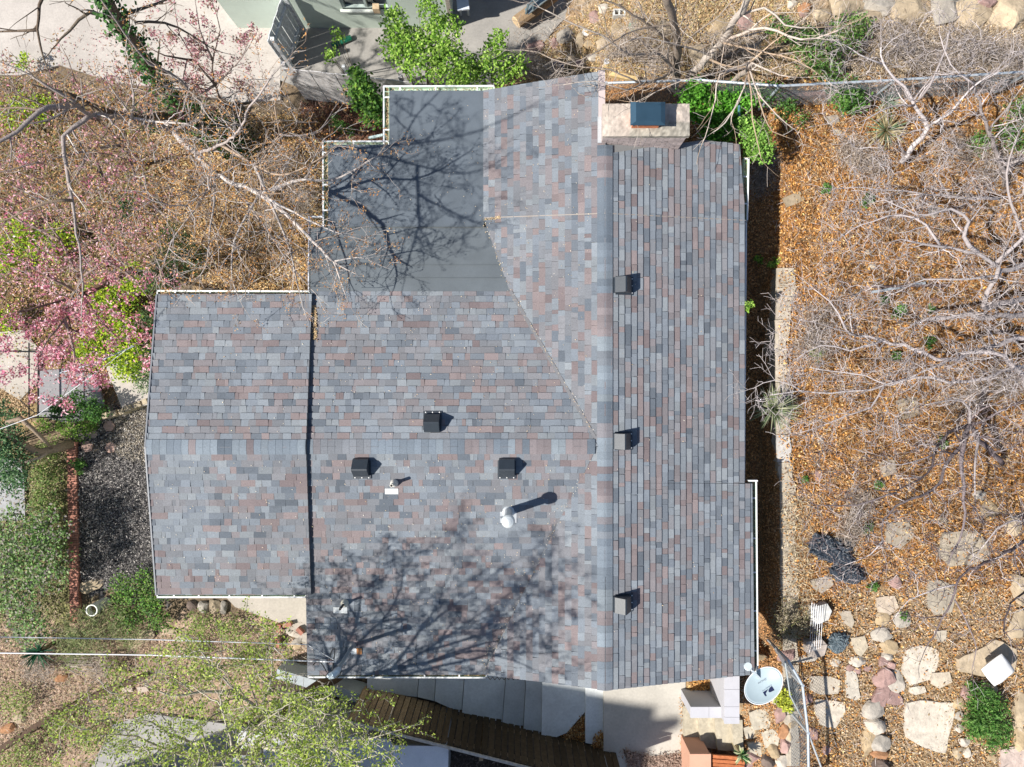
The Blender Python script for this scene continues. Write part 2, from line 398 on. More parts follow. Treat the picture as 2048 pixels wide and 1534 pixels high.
r0 = Wp(290, 893, PLN); r1 = Wp(611, 893, PLN); ridge_cap((r0[0], -1.27, 4.352), (r1[0], -1.27, 4.352), PLS, PLN, (0, -1), (0, 1), .152, 23)
# cover strips: joint line across the ridge, rake board by the chimney, valley edges
def trim(name, p, q, wd, ht, col, mat='paint'):
    mb = MB(); mb.beam(p, q, wd, ht, col); return mb.build(name, mat, house)
trim('rake_board', W(1203.5, 141, 4.30), W(1203.5, 236, 4.30), .13, .05, (.52, .44, .43))
trim('flashing', W(1199, 234, 4.32), W(1199, 286, 4.32), .075, .03, (.62, .64, .66), 'galv')
for p, q_ in (((315, 590), (292, 892)), ((292, 893), (314, 1189))):
    pl = PLN if p[1] < 700 else PLS; trim('drip_edge', Wp(p[0]-1, p[1], pl), Wp(q_[0]-1, q_[1], pl), .03, .05, (.2, .21, .23))
for p, q_, pl in (((968, 436), (1210, 427), PW), ((1211, 427), (1490, 441), PE)):
    a = Wp(*p, pl); b = Wp(*q_, pl); trim('seam', a+(0, 0, .012), b+(0, 0, .012), .018, .012, (.30, .26, .23))
a = Wp(1021, 583, PW); b = Wp(1189, 874, PW); trim('valley_strip', a+(0, 0, .018), b+(0, 0, .02), .07, .012, (.19, .19, .20), 'shingle')
# low roof in dark roll membrane
fl = MB(); mc = (.108, .130, .155)
fl.slab([W(x, y, 3.52) for x, y in [(779, 181), (968, 181), (968, 289), (779, 289)]], .15, mc)
fl.slab([W(x, y, 3.517) for x, y in [(656, 289), (968, 289), (968, 455), (656, 455)]], .15, mc)
t0 = W(621, 455, 3.515); t1 = W(977, 455, 3.56); b0 = Wp(621, 584, PN); b1 = Wp(1020, 584, PN)
fl.slab([tuple(t0), tuple(t1), (b1[0], b1[1], b1[2]+.008), (b0[0], b0[1], b0[2]+.008)], .15, (.128, .148, .165))
fl.build('flat_roof', 'membrane', house)
for yy in (530, 556): trim('membrane_seam', W(640, yy, 3.52+(yy-455)/129*.235+.012), W(980+(yy-455)*.3, yy, 3.56+(yy-455)/129*.19+.012), .02, .006, (.118, .137, .152), 'membrane')
trim('membrane_seam', W(640, 455, 3.524), W(975, 455, 3.566), .025, .008, (.10, .11, .112), 'membrane')

WHT = (.74, .75, .76); MINT = (.52, .66, .52)
DEB = []
def gutter(p, q_, z, inward, hangers, fill=1.0, wd=.13, ends=(1, 1), name='gutter'):
    a = Vector(W(*p, z)); b = Vector(W(*q_, z)); n = Vector((inward[0], inward[1], 0)).normalized(); mb = MB(); t = .022; up = Vector((0, 0, 1)); d = (b-a).normalized()
    def bar(o, w_, zt, zb, col):
        c0, c1 = a+n*o, b+n*o
        P = [c0+up*zb, c0+n*w_+up*zb, c1+n*w_+up*zb, c1+up*zb]; T = [c0+up*zt, c0+n*w_+up*zt, c1+n*w_+up*zt, c1+up*zt]
        mb.add(P+T, [(0, 1, 2, 3), (4, 7, 6, 5), (0, 4, 5, 1), (1, 5, 6, 2), (2, 6, 7, 3), (3, 7, 4, 0)], col)
    bar(0, t+.008, 0, -.11, WHT); bar(wd-.008, .008, -.004, -.11, MINT); bar(t+.008, wd-t-.016, -.10, -.11, MINT); bar(t+.008, .004, -.006, -.10, MINT)
    for e, P in zip(ends, (a, b-d*.02)):
        if e: mb.beam(P+n*.005+d*.012-up*.054, P+n*(wd-.01)+d*.012-up*.054, .018, .108, WHT)
    go = mb.build(name, 'paint', house)
    for k in range(hangers):
        t_ = (k+.5)/hangers+random.uniform(-.12, .12)/hangers; P = a+(b-a)*t_-up*.008; hb = MB(); hb.beam(P+n*.012, P+n*(wd+.005), .03, .012, WHT); ho = hb.build('gutter_hanger', 'paint', go)
        ho.matrix_parent_inverse = Matrix.Identity(4)
    DEB.append((a, b, n, wd, fill))
gutter((766, 171), (989, 170), 3.47, (0, -1), 3, .25)
gutter((766, 171), (766, 288), 3.472, (1, 0), 2, .9, ends=(0, 0))
gutter((644, 281), (778, 281), 3.468, (0, -1), 1, .15)
gutter((644, 282), (645, 456), 3.471, (1, 0), 3, .9, ends=(0, 0))
gutter((313, 580), (619, 581), 3.70, (0, -1), 4, 1.0)
gutter((313, 1196), (612, 1196), 3.70, (0, 1), 5, .2)
gutter((615, 1356), (973, 1357), 3.38, (0, 1), 4, .85)
gutter((1499, 316), (1496, 442), 3.42, (-1, 0), 2, .6, wd=.12)
gutter((1494, 443), (1490, 966), 3.42, (-1, 0), 7, .6, wd=.12)
gutter((1514, 960), (1517, 1346), 3.40, (-1, 0), 5, .8, wd=.14)
trim('gutter_end', W(1495, 961, 3.39), W(1514, 961, 3.39), .03, .10, WHT)
trim('fascia_corner', W(622, 434, 3.45), W(646, 434, 3.45), .03, .08, WHT); trim('fascia', W(619, 434, 3.46), W(618, 583, 3.6), .025, .1, (.55, .56, .62))
trim('downspout', W(738, 276, 3.1), W(766, 270, 3.3), .05, .04, (.5, .62, .6))

# chimney ---------------------------------------------------------------
zc = 4.78
def chim():
    x0, y0, _ = W(1206, 206, zc); x1, y1, _ = W(1380, 271, zc)
    cx, cy = (x0+x1)/2, (y0+y1)/2; sx, sy = x1-x0, y0-y1
    mb = MB(); rnd = random.Random(3)
    zz = 3.2; hgt = .072; row = 0; bx, by = sx-.05, sy-.04
    mb.box((cx, cy, (1.0+zc-.14)/2), (bx-.012, by-.012, zc-.14-1.0), (.42, .38, .36))
    while zz < zc-.13:
        h = min(hgt, zc-.125-zz)
        for (L, fx) in ((bx, 0), (by, 1)):
            for sgn in (-1, 1):
                s = -L/2-(.1 if row % 2 else 0)
                while s < L/2-.01:
                    e = min(s+.21, L/2); s_ = max(s, -L/2)
                    col = np.array((.44, .37, .355))*rnd.uniform(.82, 1.15)
                    if e-s_ > .03:
                        if fx == 0: mb.box((cx+(s_+e)/2, cy+sgn*(by/2-.03), zz+h/2), (e-s_-.012, .062, h-.011), col)
                        else: mb.box((cx+sgn*(bx/2-.03), cy+(s_+e)/2, zz+h/2), (.058, e-s_-.014, h-.013), col)
                    s += .22
        zz += hgt; row += 1
    ch = mb.build('chimney', 'brick', house)
    bm = bmesh.new(); nx_, ny_ = 34, 13                       # rough mortar crown, dished towards the flue
    vs = [[bm.verts.new((x0+sx*i/nx_, y1+sy*j/ny_, zc+.035*min(1, min(i, nx_-i, j, ny_-j)/3)*(1 if True else 0)-.03+rnd.uniform(-.006, .006))) for i in range(nx_+1)] for j in range(ny_+1)]
    for j in range(ny_):
        for i in range(nx_): bm.faces.new((vs[j][i], vs[j][i+1], vs[j+1][i+1], vs[j+1][i]))
    ring = [vs[0][i] for i in range(nx_+1)]+[vs[j][nx_] for j in range(1, ny_+1)]+[vs[ny_][i] for i in range(nx_-1, -1, -1)]+[vs[j][0] for j in range(ny_-1, 0, -1)]
    low = [bm.verts.new((v.co.x, v.co.y, zc-.13)) for v in ring]; m = len(ring)
    for i in range(m): bm.faces.new((ring[(i+1) % m], ring[i], low[i], low[(i+1) % m]))
    V = [v.co[:] for v in bm.verts]; bm.verts.index_update(); Fc = [tuple(v.index for v in f.verts) for f in bm.faces]; bm.free()
    cols = []
    for v in V:
        u_ = (v[0]-x0)/sx; w_ = (v[1]-y1)/sy
        c = np.array((.50, .43, .37)) if not (w_ < .45 and u_ > .3) else np.array((.36, .33, .28))
        cols.append(c*rnd.uniform(.6, 1.3) if (w_ < .45 and u_ > .3) else c*rnd.uniform(.93, 1.05))
    mb = MB(); mb.add(V, Fc, np.array(cols)); co = mb.build('chimney_crown', 'stone', ch)
    # flue tile and metal hood
    fx0, fy0, _ = W(1262, 201, zc+.38); fx1, fy1, _ = W(1332, 248, zc+.38); fc = ((fx0+fx1)/2, (fy0+fy1)/2); fw, fh = fx1-fx0, fy0-fy1
    mb = MB(); mb.box((fc[0], fc[1]-.012, zc+.08), (fw*.78, fh*.66, .2), (.55, .2, .1)); mb.build('flue_tile', 'brick', ch)
    mb = MB(); hz = zc+.32; i_ = .095
    O = [(fc[0]-fw/2, fc[1]-fh/2, hz), (fc[0]+fw/2, fc[1]-fh/2, hz), (fc[0]+fw/2, fc[1]+fh/2, hz), (fc[0]-fw/2, fc[1]+fh/2, hz)]
    I = [(fc[0]-fw/2+i_, fc[1]-fh/2+.055, hz+.06), (fc[0]+fw/2-i_, fc[1]-fh/2+.055, hz+.06), (fc[0]+fw/2-i_, fc[1]+fh/2-.03, hz+.06), (fc[0]-fw/2+i_, fc[1]+fh/2-.03, hz+.06)]
    B = [(p[0], p[1], p[2]-.012) for p in O]
    mb.add(B+O+I, [(3, 2, 1, 0), (8, 9, 10, 11)]+[(4+i, 4+(i+1) % 4, 8+(i+1) % 4, 8+i) for i in range(4)]+[(i, (i+1) % 4, 4+(i+1) % 4, 4+i) for i in range(4)], (.05, .105, .155))
    for i in range(4):
        sx_, sy_ = ((-1, -1), (1, -1), (1, 1), (-1, 1))[i]; mb.box((fc[0]+sx_*fw*.36, fc[1]+sy_*fh*.36, hz-.09), (.02, .02, .2), (.05, .08, .1))
    mb.build('chimney_cover', 'metal', ch)
chim()
for o in [o for o in COL.objects if o.parent and o.parent.parent]: o.matrix_parent_inverse = Matrix.Identity(4)

# roof vents -------------------------------------------------------------
def vent(pxc, pyc, plane, down):
    a, b, c = plane
    P = Vector(Wp(pxc, pyc, (a+.17, b, c))); P.z -= .17
    n = Vector((-b, -c, 1)).normalized(); v = Vector((down[0], down[1], b*down[0]+c*down[1])).normalized(); u = n.cross(v)
    hw, hl = .155, .18; K = (.026, .034, .045)
    def pt(s, t, h): return P+u*s+v*t+n*h
    mb = MB()
    prof = [(-hl, .12), (-.03, .29), (.0, .29), (hl, .10)]
    V = [pt(-hw, t, h) for t, h in prof]+[pt(hw, t, h) for t, h in prof]+[pt(-hw, -hl, .02), pt(-hw, hl, .02), pt(hw, -hl, .02), pt(hw, hl, .02)]
    mb.add(V, [(0, 1, 5, 4), (1, 2, 6, 5), (2, 3, 7, 6), (0, 3, 2, 1), (4, 5, 6, 7), (8, 9, 3, 0), (10, 4, 7, 11), (8, 0, 4, 10), (9, 11, 7, 3)], K)
    o = mb.build('roof_vent', 'vent', house)
    mb = MB(); q = [pt(-hw-.03, -hl+.05, .025), pt(hw+.03, -hl+.05, .025), pt(hw+.03, hl+.07, .029), pt(-hw-.03, hl+.07, .029)]
    mb.slab([tuple(x) for x in q],   .006, (.03, .038, .05))
    for t in (-.6, 0, .6): mb.box(tuple(pt(t*hw*1.5, hl+.045, .036)), (.02, .02, .01), (.8, .8, .8))
    f = mb.build('vent_flange', 'vent', o); f.matrix_parent_inverse = Matrix.Identity(4)
M['vent'] = attr_mat('vent_metal', .42, .04, 30, .15, 8, .7, metal=.0)
for x, y in ((1245, 569), (1243.5, 883), (1244.5, 1211)): vent(x, y, PE, (1, 0))
vent(863, 848, PN, (0, 1)); vent(720, 935, PS, (0, -1)); vent(1013.5, 935, PS, (0, -1))

def boot_pipe(base, top, r, plate, pipecol, bootcol, hollow):
    B = Vector(Wp(*base, PS)); h = .34; T = Vector(W(*top, B.z+h)); T.x, T.y = B.x, B.y
    mb = MB(); rr = [.085, .08, .06, .04]; zz = [-.02, .05, .11, .16]
    mb.tube([(B.x, B.y, B.z+z) for z in zz], rr, bootcol, 18); o = mb.build('pipe_boot', 'paint', house, smooth=False)
    mb = MB(); p0 = Wp(plate[0], plate[1], PS); p1 = Wp(plate[2], plate[3], PS)
    mb.slab([(p0[0], p0[1], p0[2]+.02), (p1[0], p0[1], p0[2]+.02), (p1[0], p1[1], p1[2]+.02), (p0[0], p1[1], p1[2]+.02)], .008, (.66, .68, .68)); f = mb.build('boot_plate', 'paint', o); f.matrix_parent_inverse = Matrix.Identity(4)
    mb = MB(); mb.tube([(B.x, B.y, B.z+.1), (B.x, B.y, B.z+hollow)], r, pipecol, 14)
    mb.tube([(B.x, B.y, B.z+hollow-.02), (B.x, B.y, B.z+hollow+.002)], r*.72, (.01, .01, .012), 12)
    f = mb.build('vent_pipe', 'paint', o); f.matrix_parent_inverse = Matrix.Identity(4)
boot_pipe((789, 966), (783, 971), .035, (770, 977, 797, 988), (.70, .66, .58), (.66, .62, .56), .36)
boot_pipe((690, 1205), (672, 1216), .026, (667, 1214, 695, 1226), (.02, .02, .025), (.68, .64, .52), .42)
# tall round flue with domed cap
B = Vector(Wp(1017, 1023, PS)); mb = MB()
mb.tube([B+Vector((0, 0, z)) for z in (-.05, .02, .05, .35, .36, .93)], [.16, .12, .085, .085, .08, .08], (.60, .63, .65), 22)
fo = mb.build('flue_pipe', 'galv', house)
mb = MB(); mb.tube([B+Vector((0, 0, z)) for z in (.90, .92, 1.0, 1.02, 1.05, 1.075, 1.085)], [.09, .125, .13, .125, .10, .05, .008], (.72, .76, .77), 26)
f = mb.build('flue_cap', 'galv', fo, smooth=False); f.matrix_parent_inverse = Matrix.Identity(4)
mb = MB(); p0 = Wp(1000, 1034, PS); mb.slab([(p0[0], p0[1]+.2, p0[2]+.035), (p0[0]+.34, p0[1]+.2, p0[2]+.035), (p0[0]+.34, p0[1]-.12, p0[2]+.004), (p0[0], p0[1]-.12, p0[2]+.004)], .006, (.5, .52, .54)); f = mb.build('flue_flashing', 'galv', fo); f.matrix_parent_inverse = Matrix.Identity(4)
# service mast with weather head
B = Vector(Wp(706, 1290, PS)); Hm = 1.38; T = B+Vector((0, 0, Hm))
mb = MB(); mb.tube([B+Vector((0, 0, z)) for z in (-.02, .04, .10)], [.075, .06, .04], (.5, .5, .48), 14); mb.tube([B, B+Vector((0, 0, Hm-.08))], .036, (.30, .36, .40), 12)
mast = mb.build('service_mast', 'galv', house)
mb = MB(); mb.tube([T+Vector((.02, .02, -.12)), T+Vector((0, 0, -.02)), T+Vector((-.05, -.03, .04)), T+Vector((-.12, -.06, .02)), T+Vector((-.17, -.08, -.04))], [.05, .065, .07, .06, .03], (.52, .62, .72), 14)
f = mb.build('weather_head', 'galv', mast); f.matrix_parent_inverse = Matrix.Identity(4)
mb = MB(); P = T+Vector((-.1, -.02, -.06))
def arc(p0, mid, p1, n=10): 
    p0, mid, p1 = Vector(p0), Vector(mid), Vector(p1); return [p0*(1-t)**2+mid*2*t*(1-t)+p1*t*t for t in [i/n for i in range(n+1)]]
mb.tube(arc(P, P+Vector((.1, .5, .05)), P+Vector((-.02, .36, -.25)), 10)+arc(P+Vector((-.02, .36, -.25)), P+Vector((-.12, .3, -.35)), P+Vector((-.13, .05, -.3)), 8)[1:], .011, (.04, .045, .05), 6)
mb.tube(arc(P+Vector((-.1, 0, 0)), P+Vector((-.3, .25, -.2)), P+Vector((-.42, .05, -.2)), 8), .01, (.04, .045, .05), 6)
mb.tube(arc(P, P+Vector((.12, -.2, 0)), P+Vector((.16, -.02, -.1)), 8), .012, (.04, .045, .05), 6)
f = mb.build('service_cable', 'paint', mast); f.matrix_parent_inverse = Matrix.Identity(4)
mb = MB(); p0 = Wp(703, 1296, PS); p1 = Wp(724, 1308, PS); xm = (p0[0]+p1[0])/2
mb.slab([(p0[0]-.05, p0[1], p0[2]+.02), (xm, p0[1], p0[2]+.02), (xm, p1[1], p1[2]+.02), (p0[0], p1[1], p1[2]+.02)], .006, (.62, .66, .68))
mb.slab([(xm+.001, p0[1], p0[2]+.022), (p1[0], p0[1], p0[2]+.022), (p1[0], p1[1], p1[2]+.022), (xm+.001, p1[1], p1[2]+.022)], .006, (.55, .24, .09)); f = mb.build('mast_flashing', 'paint', mast); f.matrix_parent_inverse = Matrix.Identity(4)

mb = MB(); zz = [Vector(W(976+i*4.6, 1356+(3.5 if i % 2 else -2), 3.50+.006*i)) for i in range(22)]; mb.tube(zz, .012, (.02, .02, .022), 5); mb.build('heat_cable', 'paint', house)
# ================================================================== BUILT THINGS ROUND THE HOUSE
def single(mb, name, mat, label, cat, group=None, smooth=False): return tag(mb.build(name, mat, smooth=smooth), label, cat, group)
# neighbour's mint green house
nb = thing('neighbour_house', W(600, 40, 0), 'mint green stucco house wall at the top edge with a dark window', 'house')
xa = W(478, 52, 0)[0]; xb = W(906, 70, 0)[0]; yb = W(700, 58, 0)[1]
GRN = (.55, .63, .56)
mb = MB(); wx0, wx1, wz0, wz1 = -4.22, -3.02, .95, 2.2
mb.box(((xa+wx0)/2, yb+3.5, 1.5), (wx0-xa, 7, 3.2), GRN); mb.box(((xb+wx1)/2, yb+3.5, 1.5), (xb-wx1, 7, 3.2), GRN)
mb.box(((wx0+wx1)/2, yb+3.5, (wz0-.1)/2), (wx1-wx0, 6.998, wz0+.1), GRN); mb.box(((wx0+wx1)/2, yb+3.5, (wz1+3.1)/2), (wx1-wx0, 6.998, 3.1-wz1), GRN)
mb.build('wall', 'stucco', nb)
mb = MB(); mb.box(((wx0+wx1)/2, yb-.012, wz0-.03), (wx1-wx0+.14, .1, .06), (.62, .66, .62)); mb.build('window_sill', 'paint', nb)
wf = MB()
for x in (wx0+.03, (wx0+wx1)/2, wx1-.03): wf.box((x, yb+.06, (wz0+wz1)/2), (.06, .08, wz1-wz0), (.42, .5, .47))
for z in (wz0+.03, wz1-.03): wf.box(((wx0+wx1)/2, yb+.061, z), (wx1-wx0, .078, .055), (.42, .5, .47))
wfo = wf.build('window_frame', 'paint', nb); wfo2 = MB()
wfo2.box(((wx0+wx1)/2, yb+.1, (wz0+wz1)/2), (wx1-wx0, .01, wz1-wz0), (.03, .035, .045)); wfo2.build('window_pane', 'glass', nb)
mb = MB(); mb.box(((xa+xb)/2, yb+3.6, 3.18), (xb-xa+.3, 7.1, .16), (.3, .3, .3)); mb.build('roof', 'stone', nb)
mb = MB(); mb.box((xb-.02, yb-.012, 1.5), (.1, .03, 3.0), (.40, .36, .31)); mb.build('corner_board', 'wood', nb)
mb = MB(); mb.box((wx1-.35, yb-.03, wz0+.09), (.16, .14, .2), (.5, .38, .25)); single(mb, 'wooden_block', 'wood', 'small wooden block on the sill of the mint green house', 'block')
# gate and plank fence
def plank_fence(name, p, q, h, board, gap, col, label, cat, mat='wood', lean=0, posts=True, rail_side=1, jit=.08, hj=.0, group=None, fade=0):
    """p, q: base points; boards along p->q"""
    p = Vector(p); q = Vector(q); d = Vector((q.x-p.x, q.y-p.y, 0)); L = d.length; d.normalize(); n = Vector((-d.y, d.x, 0))
    t = thing(name, p, label, cat, group); s = 0; rnd = random.Random(int(abs(p.x)*100)+5); k = 0
    while s < L-.02 and k < 98:
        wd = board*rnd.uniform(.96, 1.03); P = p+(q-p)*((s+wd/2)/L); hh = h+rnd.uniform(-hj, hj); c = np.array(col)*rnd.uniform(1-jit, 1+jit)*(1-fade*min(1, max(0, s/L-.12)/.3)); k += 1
        mb = MB(); tilt = rnd.uniform(-.006, .006)
        A = P+n*(.01*(k % 2)); T = A+Vector((0, 0, hh))+d*tilt+n*lean
        x = d*(wd/2); y = n*.009
        V = [A-x-y, A+x-y, A+x+y, A-x+y, T-x-y, T+x-y, T+x+y, T-x+y]
        mb.add(V, [(0, 3, 2, 1), (4, 5, 6, 7), (0, 1, 5, 4), (1, 2, 6, 5), (2, 3, 7, 6), (3, 0, 4, 7)], c); mb.build('board', mat, t); s += wd+gap
    for z in (.3, h*.82):
        mb = MB(); o = n*(-.045*rail_side)+n*lean*z/h; mb.beam(p+Vector((0, 0, z))+o, q+Vector((0, 0, z))+o, .05, .09, np.array(col)*.9); mb.build('rail', mat, t)
    if posts:
        m = max(1, int(L/2.2))
        for i in range(m+1):
            P = p+(q-p)*(i/m); mb = MB(); mb.box(tuple(P+n*(-.11*rail_side)+Vector((0, 0, h/2))), (.09, .09, h+.04), np.array(col)*.95); mb.build('post', mat, t)
    return t
fb0 = W(602, 190, 0.02); fb1 = W(822, 206, .02); fb0b = W(566, 136, 1.75)
plank_fence('plank_fence', (fb0b[0], fb0b[1]-.02, 0), (W(800, 163, 1.75)[0], W(800, 163, 1.75)[1], 0), 1.78, .30, .012, (.62, .60, .60), 'weathered pale grey plank fence with a white end post between dry garden and terrace', 'fence', rail_side=-1, jit=.06)
ga = W(604, 62, .05); gb = W(600, 132, .05)
t = plank_fence('gate', (ga[0]-.02, ga[1], 0), (gb[0]-.28, gb[1]-.05, 0), 1.62, .15, .012, (.68, .70, .72), 'grey slatted gate panel beside the mint green wall', 'gate', posts=True, rail_side=-1)
mb = MB(); mb.box((W(686, 141, 1.8)[0]+.03, W(686, 141, 1.8)[1]+.06, .95), (.07, .06, 1.9), (.62, .64, .66)); single(mb, 'fence_stake', 'paint', 'white square stake standing behind the pale grey plank fence', 'stake')
# bottom wood fence, running down the slope of steps
a = W(728, 1378, .5); b = W(1215, 1497, 1.30)
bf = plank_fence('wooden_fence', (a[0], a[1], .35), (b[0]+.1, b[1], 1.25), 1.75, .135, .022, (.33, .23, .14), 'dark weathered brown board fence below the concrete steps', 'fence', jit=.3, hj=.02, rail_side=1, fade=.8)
mb = MB(); mb.beam((a[0], a[1]-.03, 2.14), (b[0]+.1, b[1]-.03, 3.04), .06, .035, (.5, .45, .4)); mb.build('cap_rail', 'wood', bf)
# concrete steps (west flight)
st = thing('concrete_steps', W(1180, 1400, 0), 'broad flight of smooth grey concrete steps descending left below the gable', 'steps')
SX = [(1170, 1208, 1.38, [(1170, 1330), (1208, 1330), (1208, 1492), (1170, 1486)]),
      (1085, 1171, 1.25, [(1084, 1330), (1171, 1330), (1171, 1424), (1134, 1466), (1112, 1474), (1082, 1470)]),
      (1047, 1085, 1.12, [(1053, 1330), (1086, 1330), (1083, 1468), (1046, 1458)]),
      (1006, 1050, .99, [(1013, 1330), (1054, 1330), (1047, 1458), (1004, 1444)]),
      (925, 1012, .86, [(930, 1330), (1014, 1330), (1005, 1444), (923, 1426)]),
      (869, 928, .73, [(873, 1330), (931, 1330), (924, 1426), (868, 1402)]),
      (836, 870, .60, [(839, 1330), (874, 1330), (869, 1402), (834, 1394)]),
      (733, 838, .47, [(734, 1330), (840, 1330), (835, 1394), (733, 1382)])]
rnd = random.Random(2)
for x0, x1, z, poly in SX:
    cxp = sum(p[0] for p in poly)/len(poly); mb = MB(); mb.prism([tuple(W(x+(1.1 if x < cxp else -1.1), y, z)[:2]) for x, y in poly], -.3, z, np.array((.66, .68, .68))*rnd.uniform(.82, 1.06)); mb.build('step', 'concrete', st)
# steps east + block walls
se_ = thing('garden_steps', W(1400, 1470, 1.5), 'short flight of pale rough stone steps climbing right beside the planter walls', 'steps')
for poly, z in (([(1367, 1412), (1398, 1412), (1398, 1490), (1368, 1484)], 1.62), ([(1397, 1425), (1431, 1428), (1432, 1498), (1402, 1494)], 1.80), ([(1429, 1430), (1465, 1434), (1467, 1502), (1436, 1500)], 1.98), ([(1463, 1440), (1485, 1440), (1487, 1500), (1470, 1506)], 2.15)):
    mb = MB(); mb.prism([tuple(W(x, y, z)[:2]) for x, y in poly], 1.2, z, (.45, .40, .31)); mb.build('step', 'stone', se_)
def block_wall(px0, py0, px1, py1, zt, zb, col, label, name='block_wall', joints=(), mat='stucco', capcol=None):
    a = W(px0, py0, zt); b = W(px1, py1, zt); c = ((a[0]+b[0])/2, (a[1]+b[1])/2); sx, sy = abs(b[0]-a[0]), abs(b[1]-a[1])
    t = thing(name, (c[0], c[1], zb), label, 'wall'); mb = MB(); mb.box((c[0], c[1], (zt-.06+zb)/2), (sx-.03, sy-.03, zt-.06-zb), np.array(col)*.85); mb.build('wall_base', mat, t)
    horiz = sx > sy; L = sx if horiz else sy; js = [0]+list(joints)+[1]
    for i in range(len(js)-1):
        l0, l1 = js[i], js[i+1]; m = (l0+l1)/2-.5; ln = (l1-l0)*L-.006; mb = MB()
        if horiz: mb.box((c[0]+m*L, c[1], zt-.03), (ln, sy, .06), capcol or col)
        else: mb.box((c[0], c[1]-m*L, zt-.03), (sx, ln, .06), capcol or col)
        mb.build('cap_block', mat, t)
    return t
LG = (.47, .465, .50)
block_wall(1449, 1352, 1479, 1448, 2.75, 1.4, LG, 'long pale lilac grey masonry wall running down from the eave', joints=(.28, .64, .86))
block_wall(1381, 1414, 1455, 1436, 2.45, 1.4, LG, 'short pale lilac grey masonry wall joining the long one at right angles', joints=(.5,))
block_wall(1380, 1508, 1422, 1600, 2.4, 1.4, (.60, .34, .24), 'salmon painted masonry pier at the bottom edge by the patio')
mb = MB()
zt = 2.3; rl = random.Random(9)
for i in range(7):
    y = 1512+i*8; a = W(1424, y, zt); b = W(1490-i*1, y+5, zt); mb.beam(a+(0, 0, .01*(i % 2)), b, .075, .05, np.array((.50, .17, .07))*rl.uniform(.8, 1.15))
mb.box(tuple(W(1457, 1540, 1.9)), (.6, .4, .7), (.3, .12, .06)); single(mb, 'wooden_box', 'wood', 'rust red slatted wooden box at the bottom edge beside the salmon pier', 'box')
# retaining wall east: irregular cap
def rock_mesh(mb, c, size, col, seed, sub=2, flat=.5, rot=0.0, rough=.18, crumple=0):
    bm = bmesh.new(); bmesh.ops.create_icosphere(bm, subdivisions=sub, radius=1); rr = random.Random(seed); off = Vector((rr.uniform(0, 50), rr.uniform(0, 50), rr.uniform(0, 50)))
    cr, sr = math.cos(rot), math.sin(rot); V = []
    pl = [(Vector((rr.gauss(0, 1), rr.gauss(0, 1), rr.gauss(0, .8))).normalized(), rr.uniform(.58, .84)) for _ in range(16)]
    for v in bm.verts:
        p = v.co*(1+rough*mn.noise(v.co*1.3+off)+rough*.5*mn.noise(v.co*3+off))
        if crumple: p = v.co*(1+.3*mn.noise(v.co*1.2+off)+crumple*abs(mn.noise(v.co*3.1+off))-crumple*.8*abs(mn.noise(v.co*6.5+off)))
        for nn, dd in ([] if crumple else pl):
            e = p.dot(nn)
            if e > dd: p = p-nn*(e-dd)*.97
        x, y, z = p.x*size[0]*.60, p.y*size[1]*.60, p.z*size[2]*.55
        V.append((c[0]+x*cr-y*sr, c[1]+x*sr+y*cr, c[2]+z))
    bm.verts.index_update(); Fc = [tuple(v.index for v in f.verts) for f in bm.faces]; bm.free(); mb.add(V, Fc, col)
rw = thing('retaining_wall', W(1570, 1000, 1.2), 'long low pale concrete and stone retaining wall along the shaded strip beside the eave', 'wall')
ys = [536, 575, 640, 700, 765, 870, 925, 985, 1060, 1150, 1240, 1330, 1430, 1534]
xl = [1556, 1554, 1551, 1550, 1552, 1554, 1556, 1560, 1562, 1562, 1566, 1568, 1570, 1572]; xr = [1588, 1590, 1580, 1572, 1585, 1580, 1584, 1590, 1592, 1594, 1596, 1596, 1594, 1600]
rnd = random.Random(4)
for i in range(len(ys)-1):
    z = 2.37 if i < 6 else 2.36
    col = np.array((.47, .41, .33) if i not in (5,) else (.52, .50, .48))*rnd.uniform(.9, 1.05)
    ptsL = [(xl[i]+(xl[i+1]-xl[i])*t+rnd.uniform(-1.5, 1.5), ys[i]+(ys[i+1]-ys[i])*t) for t in (0, .25, .5, .75, .985)]; ptsR = [(xr[i]+(xr[i+1]-xr[i])*t+rnd.uniform(-3, 3), ys[i]+(ys[i+1]-ys[i])*t) for t in (.985, .75, .5, .25, 0)]
    mb = MB(); mb.prism([tuple(W(x, y, z)[:2]) for x, y in ptsL+ptsR], .9, z+rnd.uniform(-.015, .015), col); mb.build('wall_section', 'stone', rw)
# grey low wall bottom left
mb = MB(); a = W(552, 1347, .62); b = W(722, 1398, .62); mb.beam((a[0], a[1], .3), (b[0], b[1], .3), .24, .64, (.40, .44, .46)); single(mb, 'curb_wall', 'concrete', 'slanting blue grey concrete curb behind the leaning trunk', 'curb')
# gray flat roofed shed at the bottom, unseen tall house beyond it, shaped to shade patio and steps
sh = thing('shed', W(800, 1560, 0), 'flat grey roofed shed at the bottom edge left of the board fence', 'shed')
mb = MB(); mb.prism([tuple(W(x, y, 2.2)[:2]) for x, y in [(478, 1462), (778, 1478), (785, 1492), (897, 1494), (894, 1640), (440, 1640)]], 2.12, 2.2, (.50, .50, .51)); mb.build('roof', 'membrane', sh)
mb = MB(); mb.prism([tuple(W(x, y, 2.2)[:2]) for x, y in [(500, 1480), (770, 1494), (886, 1506), (884, 1630), (460, 1630)]], -.1, 2.11, (.5, .48, .45)); mb.build('wall', 'stucco', sh)
mb = MB(); mb.prism([tuple(W(x, y, 2.23)[:2]) for x, y in [(787, 1491), (897, 1493), (894, 1640), (787, 1640)]], 2.203, 2.23, (.72, .72, .76)); mb.build('roof_panel', 'membrane', sh)
